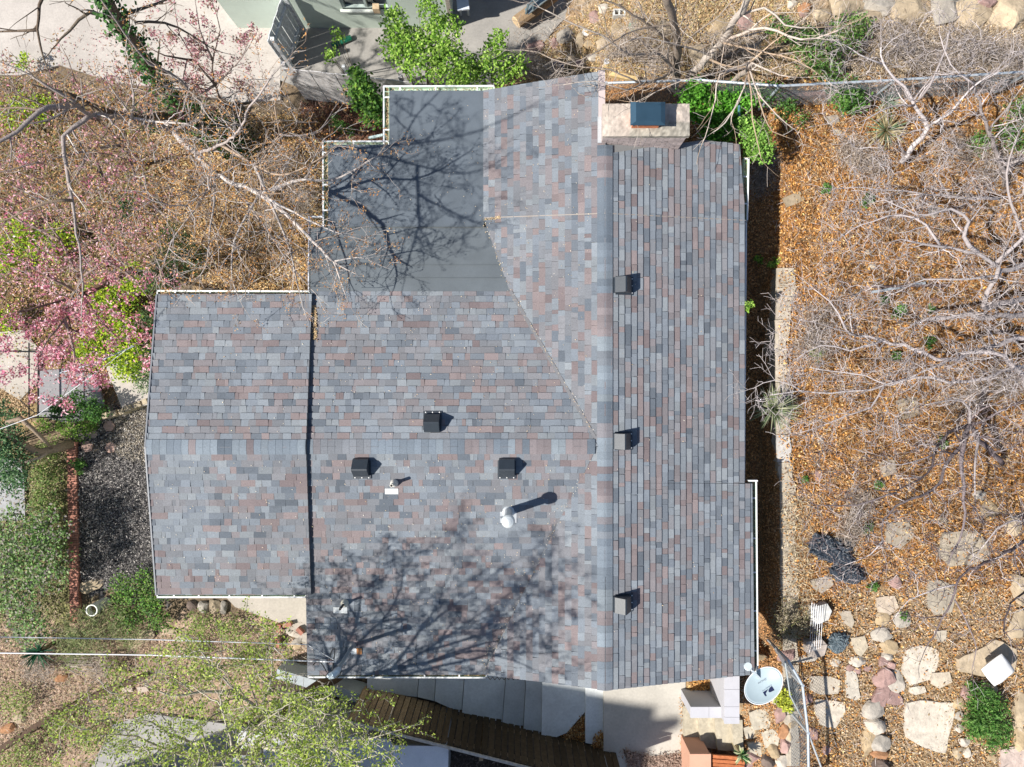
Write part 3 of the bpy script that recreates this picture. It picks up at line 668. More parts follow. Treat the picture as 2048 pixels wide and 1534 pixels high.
th_ = thing('unseen_tall_house', (-11, -12, 0), 'unseen tall house beyond the shed, shaped to shade the patio and steps', 'house')
mb = MB(); mb.prism([(-7.04, -11.45), (-12.2, -10.7), (-13.2, -17), (-8, -18.2)], -.2, 12.9, (.5, .46, .42)); mb.build('wall', 'stucco', th_)
mb = MB(); mb.prism([(-7.0, -11.43), (-12.25, -10.65), (-13.3, -17.1), (-7.9, -18.3)], 12.91, 13.0, (.2, .2, .2)); mb.build('roof', 'membrane', th_)
mb = MB(); mb.prism([(-6.99, -11.68), (-6.3, -11.62), (-6.3, -11.85), (-6.98, -12.2)], 12.4, 12.9, (.4, .3, .25)); mb.build('shadow_block', 'stucco', th_)  # added box that gives the patio shadow its side bump

# ---- chain link fences
def chain(name, pts, h, label, mesh_col=(.30, .33, .36), lean=(0, 0), step=.075, railcol=(.50, .56, .62), r=.028):
    pts = [Vector(p) for p in pts]; t = thing(name, pts[0], label, 'fence'); lv = Vector((lean[0], lean[1], 0))
    for p in pts: mb = MB(); mb.tube([p-Vector((0, 0, .1)), p+lv+Vector((0, 0, h+.04))], .03, railcol, 8); mb.build('post', 'galv', t)
    mb = MB(); mb.tube([p+lv+Vector((0, 0, h)) for p in pts], r, railcol, 8); mb.build('top_rail', 'galv', t)
    lines = []
    for a, b in zip(pts[:-1], pts[1:]):
        L = (b-a).length; n = int(L/step)
        for sgn in (1, -1):
            for i in range(-int(h/step), n+int(h/step)):
                s0 = i*step; s1 = s0+sgn*h; v0, v1 = 0.0, 1.0
                if sgn < 0: s0, s1 = s0, s0-h
                lo, hi = (0, L)
                def cl(s): return min(max(s, lo), hi)
                if max(s0, s1) <= 0 or min(s0, s1) >= L: continue
                c0, c1 = cl(s0), cl(s1); t0 = abs(c0-s0)/h; t1 = 1-abs(c1-s1)/h
                if t1-t0 < .05: continue
                P = a+(b-a)*(c0/L)+(lv+Vector((0, 0, h)))*t0; Q = a+(b-a)*(c1/L)+(lv+Vector((0, 0, h)))*t1; lines.append(([tuple(P), tuple(Q)], .0032, .0032, mesh_col))
    mb = MB(); batch_tubes(mb, lines, 3); mb.build('wire_mesh', 'galv', t, smooth=True); return t
def top_pts(pxs, zt, h): return [(lambda p: (p[0], p[1], zt_-h))(W(x, y, zt_)) for (x, y), zt_ in zip(pxs, zt)]
chain('chain_link_fence', top_pts([(1212, 166), (1400, 160), (1560, 172), (1790, 160), (2060, 143)], [2.6, 3.0, 3.45, 3.55, 3.6], 1.15), 1.15, 'galvanised chain link fence with a blue grey top rail along the top right')
cf = chain('chain_link_fence', top_pts([(1576, 1320), (1605, 1370), (1616, 1465), (1618, 1600)], [3.35, 3.35, 3.3, 3.3], 1.05), 1.05, 'leaning chain link fence with pale posts running down from the satellite dish')
mb = MB(); p = Vector(W(1616, 1465, 3.3)); q = Vector(W(1652, 1560, 3.0)); mb.tube([p, q], .02, (.55, .58, .6), 8); mb.build('brace', 'galv', cf)
mb = MB(); mb.tube([Vector(W(1570, 1322, 3.0)), Vector(W(1580, 1390, 2.9)), Vector(W(1606, 1440, 2.8))], .018, (.42, .46, .47), 8); mb.build('brace', 'galv', cf)
# ---- red brick capped low wall under the top fence
mb = MB(); a = W(1562, 189, 2.52); b = W(1662, 185, 2.52); mb.beam((a[0], a[1], 2.4), (b[0], b[1], 2.4), .1, .26, (.42, .25, .21)); single(mb, 'brick_kerb', 'brick', 'short reddish kerb at the foot of the top chain link fence', 'kerb')

# ---- satellite dish ----------------------------------------------------
dz = 4.05
dc = Vector(W(1527, 1371, dz)); dish = thing('satellite_dish', (dc.x, dc.y, dz-.9), 'pale blue grey oval satellite dish with dark lettering at the lower right roof corner', 'satellite dish')
major = Vector((math.cos(R(42)), math.sin(R(42)), 0)); nrm = Vector((-.30, .36, .88)).normalized()
ux = (major-nrm*major.dot(nrm)).normalized(); uy = nrm.cross(ux).normalized()
ra, rb = .43, .29; mb = MB(); V = []; NR, NS = 9, 44; Fc = []
for j in range(NR+1):
    for k in range(NS):
        a_ = 2*math.pi*k/NS; r_ = j/NR; V.append(dc+ux*(ra*r_*math.cos(a_))+uy*(rb*r_*math.sin(a_))+nrm*(.085*r_*r_-.05))
for j in range(NR):
    for k in range(NS): k2 = (k+1) % NS; Fc.append((j*NS+k, (j+1)*NS+k, (j+1)*NS+k2, j*NS+k2))
n0 = len(V); V2 = [v-nrm*.014 for v in V]; V += V2; Fc += [tuple(i+n0 for i in f[::-1]) for f in Fc]
for k in range(NS): k2 = (k+1) % NS; Fc.append((NR*NS+k, NR*NS+k+n0, NR*NS+k2+n0, NR*NS+k2))
mb.add(V, Fc, (.36, .44, .48)); mb.build('reflector', 'dish', dish, smooth=True)
mb = MB(); mb.tube([dc+ux*(ra*math.cos(a_))+uy*(rb*math.sin(a_))+nrm*.036 for a_ in [2*math.pi*k/40 for k in range(41)]], .009, (.72, .76, .80), 6, cap=False); mb.build('reflector_rim', 'dish', dish)
armT = Vector(W(1496, 1333, dz+.25)); armB = dc-uy*0-ux*.0+(Vector(W(1515, 1352, dz))-dc)
mb = MB(); mb.beam(Vector(W(1519, 1356, dz-.12)), armT, .042, .05, (.62, .68, .72)); mb.build('feed_arm', 'dish', dish)
mb = MB(); mb.tube([armT+Vector((.0, -.02, -.05)), armT+Vector((0, 0, .0)), armT+Vector((-.01, .03, .05))], [.05, .085, .07], (.55, .62, .65), 12)
mb.tube([armT+Vector((.09, -.05, -.02)), armT+Vector((.07, -.07, -.04))], [.045, .03], (.8, .8, .8), 10); mb.build('feed_horn', 'dish', dish)
mb = MB(); mb.tube([dc-nrm*.06, dc-nrm*.2-Vector((0, 0, .1)), Vector((dc.x+.1, dc.y+.25, 3.1))], .03, (.4, .42, .44), 10); mb.build('mounting_pole', 'galv', dish)
def dish_pt(pxx, pyy, lift):
    """point on the dish face seen at a photo pixel: ray against the plane, then the paraboloid depth"""
    o = Vector((0, 0, CAMZ)); d = Vector(W(pxx, pyy, 0))-o; t_ = (dc-o).dot(nrm)/d.dot(nrm); P = o+d*t_
    x = (P-dc).dot(ux)/ra; y = (P-dc).dot(uy)/rb; return P+nrm*(.085*(x*x+y*y)-.05+lift)
def decal(polys, col, name):
    mb = MB()
    for poly in polys:
        # subdivide into a fan so that the mark follows the curved face
        c = np.mean(np.array(poly), 0); n = len(poly); V = [dish_pt(*c, .003)]+[dish_pt(x, y, .003) for x, y in poly]
        mb.add(V, [(0, 1+(i+1) % n, 1+i) for i in range(n)], col)
    return mb.build(name, 'dish', dish)
def dz_(X, Y): return (1460+X/10.225, 1290+Y/10.227)
NAVY = (.012, .018, .06)
decal([[dz_(*p) for p in ((857, 838), (912, 925), (870, 945), (830, 965), (800, 968), (787, 950), (788, 925), (805, 885), (830, 858))]], NAVY, 'emblem')
decal([[dz_(*p) for p in ((672, 970), (760, 915), (790, 892), (735, 975), (725, 1000), (730, 1025), (748, 1030), (752, 1042), (730, 1052), (708, 1030), (690, 1000))]], NAVY, 'emblem')
def text_on(txt, X0, Y0, X1, Y1, hgt, col, shear=0, name='lettering', yflip=1):
    """letters from (X0, Y0) to (X1, Y1), zoom coordinates"""
    cu = bpy.data.curves.new('t', 'FONT'); cu.body = txt; cu.size = 1.0; cu.shear = shear; to = bpy.data.objects.new('t', cu); COL.objects.link(to)
    bpy.context.view_layer.update(); dg = bpy.context.evaluated_depsgraph_get(); me = bpy.data.meshes.new_from_object(to.evaluated_get(dg)); bpy.data.objects.remove(to)
    co = np.array([v.co[:] for v in me.vertices]); fs = [tuple(p.vertices) for p in me.polygons]; bpy.data.meshes.remove(me)
    wdt = co[:, 0].max(); dxy = np.array((X1-X0, Y1-Y0), float); L = np.linalg.norm(dxy); e = dxy/L; f = np.array((e[1], -e[0]))*yflip
    V = [dish_pt(*dz_(*(np.array((X0, Y0))+e*(c[0]/wdt*L)+f*(c[1]*hgt))), .003) for c in co]
    mb = MB(); mb.add(V, fs, col); return mb.build(name, 'dish', dish)
text_on('DIRECTV', 845, 805, 652, 935, 36, (.06, .08, .16))
text_on('SlimLine', 745, 665, 565, 775, 62, (.10, .12, .17), shear=.5)
# ---- power lines
def line(name, pts, r, label, col=(.75, .75, .78), cat='cable', n=14, sag=.0, group=None):
    P = [Vector(p) for p in pts]; out = []
    for a, b in zip(P[:-1], P[1:]):
        for i in range(n): t = i/n; out.append(a+(b-a)*t-Vector((0, 0, sag*4*t*(1-t))))
    out.append(P[-1]); mb = MB(); mb.tube(out, r, col, 6); return single(mb, name, 'paint', label, cat, group)
line('power_line', [W(-500, 1303, 4.9), W(0, 1306, 4.6), W(300, 1310, 4.55), W(612, 1322, 4.75), W(672, 1324, 4.9)], .012, 'thick whitish service cable reaching the mast on the roof', n=6)
line('power_line', [W(-500, 1268, 4.5), W(0, 1274, 4.2), W(300, 1279, 4.1), W(614, 1289, 4.1), W(668, 1320, 4.9)], .009, 'thin pale cable stretched above the thicker service cable', n=6, col=(.6, .62, .66))
line('guy_wire', [W(-60, 880, 2.4), W(75, 830, 2.3), W(190, 747, 2.2), W(265, 690, 2.1)], .008, 'thin white wire slanting across the sunken slab', n=4)
line('guy_wire', [W(120, 746, 1.7), W(190, 726, 1.8), W(268, 692, 2.0)], .014, 'blue grey rod slanting above the thin white wire', n=3, col=(.42, .5, .56))
# ---- black metal railing
rl_ = thing('railing', W(80, 830, 0), 'thin black metal railing around the sunken slab', 'railing')
def bar(pts, r, nm): mb = MB(); mb.tube([W(*p) for p in pts], r, (.012, .012, .014), 6); mb.build(nm, 'paint', rl_)
bar([(58, 685, .95), (58, 835, .95)], .017, 'rail'); bar([(77, 700, .4), (76, 835, .42)], .022, 'rail'); bar([(58, 835, .95), (165, 834, .95)], .016, 'rail')
bar([(0, 702, .95), (100, 704, .95)], .02, 'rail'); bar([(58, 835, .95), (70, 826, 0)], .016, 'post'); bar([(58, 700, .95), (72, 700, 0)], .016, 'post'); bar([(40, 800, .3), (70, 826, .6)], .012, 'brace')
# ---- bricks edging, hexagonal pavers, blocks
be = thing('brick_edging', W(142, 1050, 0), 'narrow red brick edging along the grey mulch bed', 'edging')
rnd = random.Random(8)
y = 886; k = 0
while y < 1245 and k < 98:
    k += 1; x = 143+ (y-890)*.018; a = W(x, y, .1); mb = MB(); mb.box((a[0]+rnd.uniform(-.008, .008), a[1], .05), (.235, .052, .13), np.array((.42, .20, .15))*rnd.uniform(.75, 1.25), rz=rnd.uniform(-.03, .03)); mb.build('brick', 'brick', be); y += 4.7
HEX = []
def hexp(x, y, r, rot, label):
    HEX.append([(x-11, y-6), (x, y-12), (x+11, y-6), (x+11, y+6), (x, y+12), (x-11, y+6)])
    c = W(x, y, .06); mb = MB(); mb.prism([(c[0]+r*math.cos(rot+i*math.pi/3), c[1]+r*math.sin(rot+i*math.pi/3)) for i in range(6)], -.02, .07, (.44, .30, .25)); single(mb, 'hexagonal_paver', 'stone', label, 'paver', 'hexagonal terracotta pavers by the mulch bed')
hexp(218, 852, .155, .1, 'pinkish hexagonal paver nearest the row of edging blocks'); hexp(174, 893, .155, .35, 'hexagonal paver beside the end of the brick edging'); hexp(221, 895, .15, .2, 'hexagonal paver lying on the dark mulch closest to the house'); hexp(142, 848, .12, .5, 'half hidden reddish hexagonal paver left among the shrubs')
mb = MB(); rock_mesh(mb, Wg(186, 869, .05), (.3, .2, .12), (.42, .32, .30), 5); single(mb, 'stone', 'stone', 'pink angular stone between the hexagonal pavers', 'stone')
edge = [(214, 831, .17, 'first block at the left end of the short tan edging row'), (229, 827, .22, 'second tan block of the short edging row from the left'), (247, 823, .15, 'third and smallest tan block in the short edging row'), (260, 816, .2, 'mossy fourth block of the short edging row'), (278, 809, .21, 'fifth block of the edging row near the roof edge'), (293, 803, .13, 'last dark block of the edging row touching the roof edge')]
for x, y, s_, lb in edge:
    c = W(x, y, .3); mb = MB(); mb.box((c[0], c[1], .2), (s_, .15, .42), np.array((.42, .35, .25))*rnd.uniform(.8, 1.1), rz=.33, top=.93); single(mb, 'edging_block', 'stone', lb, 'block', 'tan edging blocks above the mulch bed')
# ---- white pipe planter
P = Vector(W(183, 1221, .62)); mb = MB(); n = 28
V = []; 
for (r_, z) in ((.15, -.05), (.15, .62), (.125, .62), (.125, .35)):
    for k in range(n): a_ = 2*math.pi*k/n; V.append((P.x+r_*math.cos(a_), P.y+r_*math.sin(a_), z))
Fc = [(j*n+k, j*n+(k+1) % n, (j+1)*n+(k+1) % n, (j+1)*n+k) for j in range(3) for k in range(n)]
mb.add(V, Fc, (.62, .64, .58)); t = thing('planter_tube', (P.x, P.y, 0), 'upright pale pipe planter with an open white rim beside the brick edging', 'planter'); mb.build('tube', 'paint', t, smooth=False)
mb = MB(); mb.prism([(P.x+.124*math.cos(2*math.pi*k/20), P.y+.124*math.sin(2*math.pi*k/20)) for k in range(20)], .3, .42, (.25, .19, .12)); mb.build('soil', 'ground', t)
# ---- odds and ends, top
mb = MB(); a = W(664, 92, .12); b = W(703, 75, .12); mb.tube([a, b], [.075, .075], (.01, .12, .07), 12); single(mb, 'bottle', 'plastic', 'dark green bottle lying on the shaded terrace', 'bottle')
mb = MB(); c = W(925, 2, .9); mb.box((c[0], c[1], .85), (.3, .4, .05), (.55, .6, .68), rz=.1); mb.box((c[0]-.1, c[1]+.1, .4), (.05, .05, .8), (.5, .55, .6)); mb.box((c[0]+.1, c[1]+.1, .4), (.05, .05, .8), (.5, .55, .6)); single(mb, 'chair', 'plastic', 'pale blue plastic chair cut by the top edge beside the mint house', 'chair')
lg = thing('log', W(1045, 45, 0), 'split log lying on the terrace below the garden cart', 'log')
mb = MB(); mb.tube([W(1034, 44, .35), W(1070, 18, .4), W(1110, -10, .4)], [.17, .18, .15], (.30, .21, .13), 12); mb.build('log_body', 'bark', lg); mb = MB(); q0 = Vector(W(1034, 44, .35)); q1 = Vector(W(1032, 46, .35)); mb.tube([q0, q1], [.165, .15], (.6, .45, .28), 12); mb.build('cut_end', 'wood', lg)
mb = MB()
for o in (0, 1): mb.tube([W(1052+14*o, 28-10*o, .75), W(1056+12*o, 10-8*o, .9), W(1080+10*o, -12, .9)], .03, (.16, .22, .25), 8)
mb.beam(W(1053, 24, .72), W(1110, -20, .72), .16, .05, (.35, .42, .44)); single(mb, 'garden_cart', 'metal', 'blue grey metal handled cart at the top edge above the log', 'cart')
mb = MB(); a = W(1222, 134, 2.0); b = W(1281, 144, 2.1); mb.beam((a[0], a[1], 1.65), (b[0], b[1], 1.7), .11, .08, (.62, .45, .22)); single(mb, 'wooden_plank', 'wood', 'short yellow plank lying behind the chimney', 'plank')
def ring(name, x, y, r, h, t_, col, label, cat, mat='plastic', bottom=True):
    c = Wg(x, y, h); z0 = c[2]-h; n = 22; V = []
    for (r_, z) in ((r*.82, z0), (r, c[2]), (r-t_, c[2]), (r*.78-t_, z0+.04)):
        for k in range(n): a_ = 2*math.pi*k/n; V.append((c[0]+r_*math.cos(a_), c[1]+r_*math.sin(a_), z))
    Fc = [(j*n+k, j*n+(k+1) % n, (j+1)*n+(k+1) % n, (j+1)*n+k) for j in range(3) for k in range(n)]+[tuple(3*n+k for k in range(n))]
    mb = MB(); mb.add(V, Fc, col); single(mb, name, mat, label, cat)
ring('bucket', 1116, 134, .16, .3, .02, (.01, .04, .16), 'dark blue open bucket on the dry ground above the roof edge', 'bucket')
ring('white_bowl', 1172, 64, .095, .06, .012, (.72, .72, .70), 'round white bowl among the stones above the roof', 'bowl')
ring('pot', 1214, 122, .07, .12, .02, (.62, .66, .72), 'small white pot above the gable peak', 'pot')
ring('hose_ring', 1268, 52, .14, .05, .03, (.36, .48, .38), 'pale green ring shaped planter among the twigs', 'planter')
c = Wg(1238, 28, .1); mb = MB()
for o in ((-.13, 0), (.13, 0), (0, .07), (0, -.07), (0, 0)): mb.box((c[0]+o[0], c[1]+o[1], c[2]), (.03, .16, .18) if o[1] == 0 else (.28, .025, .178), (.6, .6, .58))
single(mb, 'cinder_block', 'concrete', 'pale hollow cinder block near the top edge', 'block')
mb = MB(); mb.tube([W(1478, 212, 2.9), W(1479, 256, 2.4)], .028, (.1, .25, .3), 8); single(mb, 'drain_pipe', 'plastic', 'short teal pipe among the shrubs right of the chimney', 'pipe')
# ---- odds and ends, right garden
mb = MB(); a = Wg(1741, 585, .08); b = Wg(1850, 566, .1); mb.beam(a, b, .06, .05, (.50, .56, .60)); single(mb, 'metal_bar', 'galv', 'pale blue grey metal bar lying on the leaf litter', 'bar')
mb = MB(); a = Wg(1744, 574, .09); b = Wg(1900, 570, .12); mb.beam(a, b, .05, .04, (.16, .11, .10)); single(mb, 'wooden_stake', 'wood', 'dark wooden stake lying across the pale metal bar', 'stake')
def bag(x, y, sx, sy, h, col, label, seed, rot=0, mat='plastic', name='bag', cat='bag', sub=4, rough=.35):
    mb = MB(); c = Wg(x, y, h*.4); rock_mesh(mb, c, (sx, sy, h), col, seed, sub=5, rot=rot, rough=rough, crumple=.55); return single(mb, name, mat, label, cat)
M['bagmat'] = attr_mat('bag_plastic', .32, 1.0, 7, 0, 0, .5, bdist=.12)
bag(1665, 1100, .85, .46, .26, (.03, .04, .055), 'large crumpled black plastic bag under the twigs', 3, -.25, 'bagmat', 'trash_bag', 'trash bag')
bag(1694, 1146, .62, .34, .24, (.04, .05, .065), 'second crumpled black plastic bag just below the large one', 6, -.2, 'bagmat', 'trash_bag', 'trash bag')
bag(1676, 1283, .36, .34, .2, (.09, .12, .14), 'small slate coloured plastic bag by the striped grill rack', 9, .6, 'bagmat', 'trash_bag', 'trash bag')
c = Wg(1996, 1340, .45); mb = MB(); V = []; n = 15
for sgn in (1, -1):
    for j in range(n):
        for i in range(n):
            u_, v_ = 2*i/(n-1)-1, 2*j/(n-1)-1; h = .11*((1-u_**4)*(1-v_**4))**.6*(1+.12*math.sin(5*u_+3*v_)); x, y = u_*.30*(1-.06*abs(v_)**2), v_*.25*(1-.06*u_**2); a_ = R(38); V.append((c[0]+x*math.cos(a_)-y*math.sin(a_), c[1]+x*math.sin(a_)+y*math.cos(a_), c[2]+sgn*h))
Fc = [(j*n+i, j*n+i+1, (j+1)*n+i+1, (j+1)*n+i) for j in range(n-1) for i in range(n-1)]; Fc += [tuple(q+n*n for q in f[::-1]) for f in Fc]
mb.add(V, Fc, (.72, .72, .72)); single(mb, 'sack', 'stucco', 'white stuffed sack lying on a boulder at the right edge', 'sack', smooth=True)
gr = thing('grill_rack', W(1635, 1250, 2.4), 'rack of thin parallel metal rods leaning over two stones', 'rack')
for i in range(6):
    mb = MB(); x = 1619+i*4.4; mb.tube([W(x+5, 1205+i*2, 2.75), W(x, 1306-i*2, 2.62)], .006, (.6, .6, .62), 5); mb.build('rod', 'galv', gr)
for yy in (1215, 1300): mb = MB(); mb.tube([W(1620, yy, 2.73), W(1648, yy, 2.73)], .006, (.5, .5, .52), 5); mb.build('crossbar', 'galv', gr)
# ---- flagstones
FLAGS = []
def flag(poly, label, col=(.62, .55, .46), th=.09, name='flagstone', lift=.05, tilt=0):
    FLAGS.append(poly); rr = random.Random(len(label)*7+int(poly[0][0])); P = [np.array(p, float) for p in poly]; out = []
    for i in range(len(P)):
        a, b = P[i], P[(i+1) % len(P)]; out.append(a); L = np.linalg.norm(b-a); m = int(L/14)
        nn = np.array((b[1]-a[1], a[0]-b[0]))/(L+1e-6)
        for k in range(1, m): out.append(a+(b-a)*k/m+nn*rr.uniform(-2.2, 2.2))
    out = [p*.9+np.mean([out[i-1], out[(i+1) % len(out)]], 0)*.1 for i, p in enumerate(out)]
    c = np.mean(out, 0); z = float(Wg(*c)[2])+lift; top = [W(*(p*.985+c*.015), z) for p in out]; bot = [W(*p, z-.018) for p in out]; low = [(p[0], p[1], z-th) for p in bot]; n = len(out)
    if sum(top[i][0]*top[(i+1) % n][1]-top[(i+1) % n][0]*top[i][1] for i in range(n)) < 0: top, bot, low = top[::-1], bot[::-1], low[::-1]
    mb = MB(); V = [tuple(p) for p in top]+[tuple(p) for p in bot]+low
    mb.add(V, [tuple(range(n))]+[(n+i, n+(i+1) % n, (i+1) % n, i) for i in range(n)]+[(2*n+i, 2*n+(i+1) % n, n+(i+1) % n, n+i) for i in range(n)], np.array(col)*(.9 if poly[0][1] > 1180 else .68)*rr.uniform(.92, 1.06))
    return single(mb, name, 'stone', label, 'flagstone', 'pale flagstones in the dry garden')
PNK = (.46, .34, .30)
flag([(1813, 1405), (1840, 1400), (1910, 1406), (1905, 1450), (1892, 1508), (1860, 1500), (1812, 1475), (1808, 1440)], 'largest rounded flagstone left of the green shrub')
flag([(1812, 1300), (1840, 1290), (1880, 1300), (1875, 1335), (1860, 1360), (1820, 1372), (1803, 1345)], 'wide pale flagstone left of the boulder holding the sack')
flag([(1862, 1345), (1900, 1342), (1906, 1365), (1880, 1378), (1860, 1368)], 'small flagstone tucked under the lower right of a wide one', (.56, .48, .38))
flag([(1820, 1375), (1850, 1372), (1855, 1385), (1830, 1391), (1818, 1385)], 'thin oval flagstone above the largest one', (.6, .54, .45))
flag([(1630, 1398), (1690, 1405), (1692, 1425), (1672, 1457), (1640, 1450), (1629, 1425)], 'square flagstone marked by fence shadow right of the leaning fence', (.60, .53, .44))
flag([(1619, 1352), (1660, 1352), (1682, 1360), (1678, 1388), (1640, 1390), (1619, 1380)], 'flagstone striped by post shadows beside the leaning fence', (.56, .49, .40))
flag([(1691, 1340), (1712, 1342), (1722, 1395), (1712, 1402), (1692, 1395)], 'narrow upright flagstone between the leaning fence and rubble row', (.57, .52, .44))
flag([(1702, 1275), (1730, 1270), (1738, 1295), (1722, 1315), (1712, 1308), (1704, 1292)], 'flagstone with ragged edges above the narrow upright one', (.58, .5, .38))
flag([(1620, 1160), (1665, 1152), (1668, 1170), (1645, 1188), (1625, 1178)], 'pentagonal flagstone just below the black bags', (.54, .46, .38))
flag([(1624, 1213), (1655, 1206), (1665, 1222), (1658, 1240), (1628, 1252), (1622, 1235)], 'grey white slab under the upper end of the rod rack', (.60, .59, .56), th=.25, lift=.22)
flag([(1676, 1222), (1702, 1220), (1710, 1245), (1704, 1258), (1690, 1248)], 'tan triangular flagstone right of the rod rack', (.5, .43, .34))
flag([(1612, 1282), (1645, 1278), (1656, 1290), (1650, 1312), (1628, 1318), (1610, 1305)], 'rounded grey stone under the lower end of the rod rack', (.48, .41, .36), lift=.2, th=.25)
flag([(1858, 1160), (1890, 1162), (1915, 1180), (1905, 1225), (1870, 1232), (1853, 1210)], 'pale flagstone beneath the dark bare branches', (.55, .48, .38))
flag([(1870, 1262), (1895, 1258), (1893, 1285), (1872, 1284)], 'little flagstone between two larger ones near the dark branch tips', (.54, .47, .38))
flag([(1752, 1195), (1790, 1190), (1800, 1215), (1780, 1232), (1755, 1225)], 'flagstone above the rubble row with a pink neighbour', (.56, .46, .36))
flag([(1885, 1065), (1950, 1060), (1985, 1090), (1975, 1125), (1900, 1135), (1875, 1110)], 'large buff flagstone beside the vertical bare branch', (.55, .47, .36))
flag([(1775, 1045), (1820, 1040), (1830, 1070), (1800, 1100), (1770, 1085)], 'buff flagstone right of the black bags', (.52, .45, .36))
flag([(1755, 925), (1790, 918), (1795, 945), (1765, 955)], 'lone buff stone slab amid leaf litter left of the branches', (.55, .46, .36))
flag([(1790, 800), (1835, 790), (1840, 830), (1805, 840)], 'tan slab in the leaf litter above the dark branches', (.52, .42, .3))
flag([(1565, 395), (1600, 380), (1612, 400), (1575, 415)], 'small tan slab near the top of the retaining wall', (.50, .40, .28))
flag([(1650, 232), (1676, 228), (1682, 246), (1655, 252)], 'small grey slab below the top chain link fence', (.46, .40, .34))
flag([(1915, 1318), (1955, 1300), (1990, 1278), (2035, 1298), (2030, 1345), (1980, 1355), (1920, 1345)], 'broad tan boulder top holding the white sack', (.52, .42, .30), th=.4, lift=.1)
flag([(2000, 1500), (2048, 1490), (2090, 1540), (2000, 1560)], 'pinkish slab in the bottom right corner', (.6, .48, .42))
for i, (x, y, s_) in enumerate(((1520, 1440, 62), (1500, 1465, 40), (1540, 1478, 55), (1512, 1500, 50))):
    flag([(x-s_*.35, y-s_*.25), (x+s_*.1, y-s_*.4), (x+s_*.4, y-s_*.1), (x+s_*.3, y+s_*.3), (x-s_*.2, y+s_*.35)], ['broad crazy paving stone below the satellite dish', 'small crazy paving stone at the top of the garden steps', 'crazy paving stone beside the reddish rock row', 'lowest crazy paving stone near the striped leafy plant'][i], (.56, .50, .40), lift=.03)
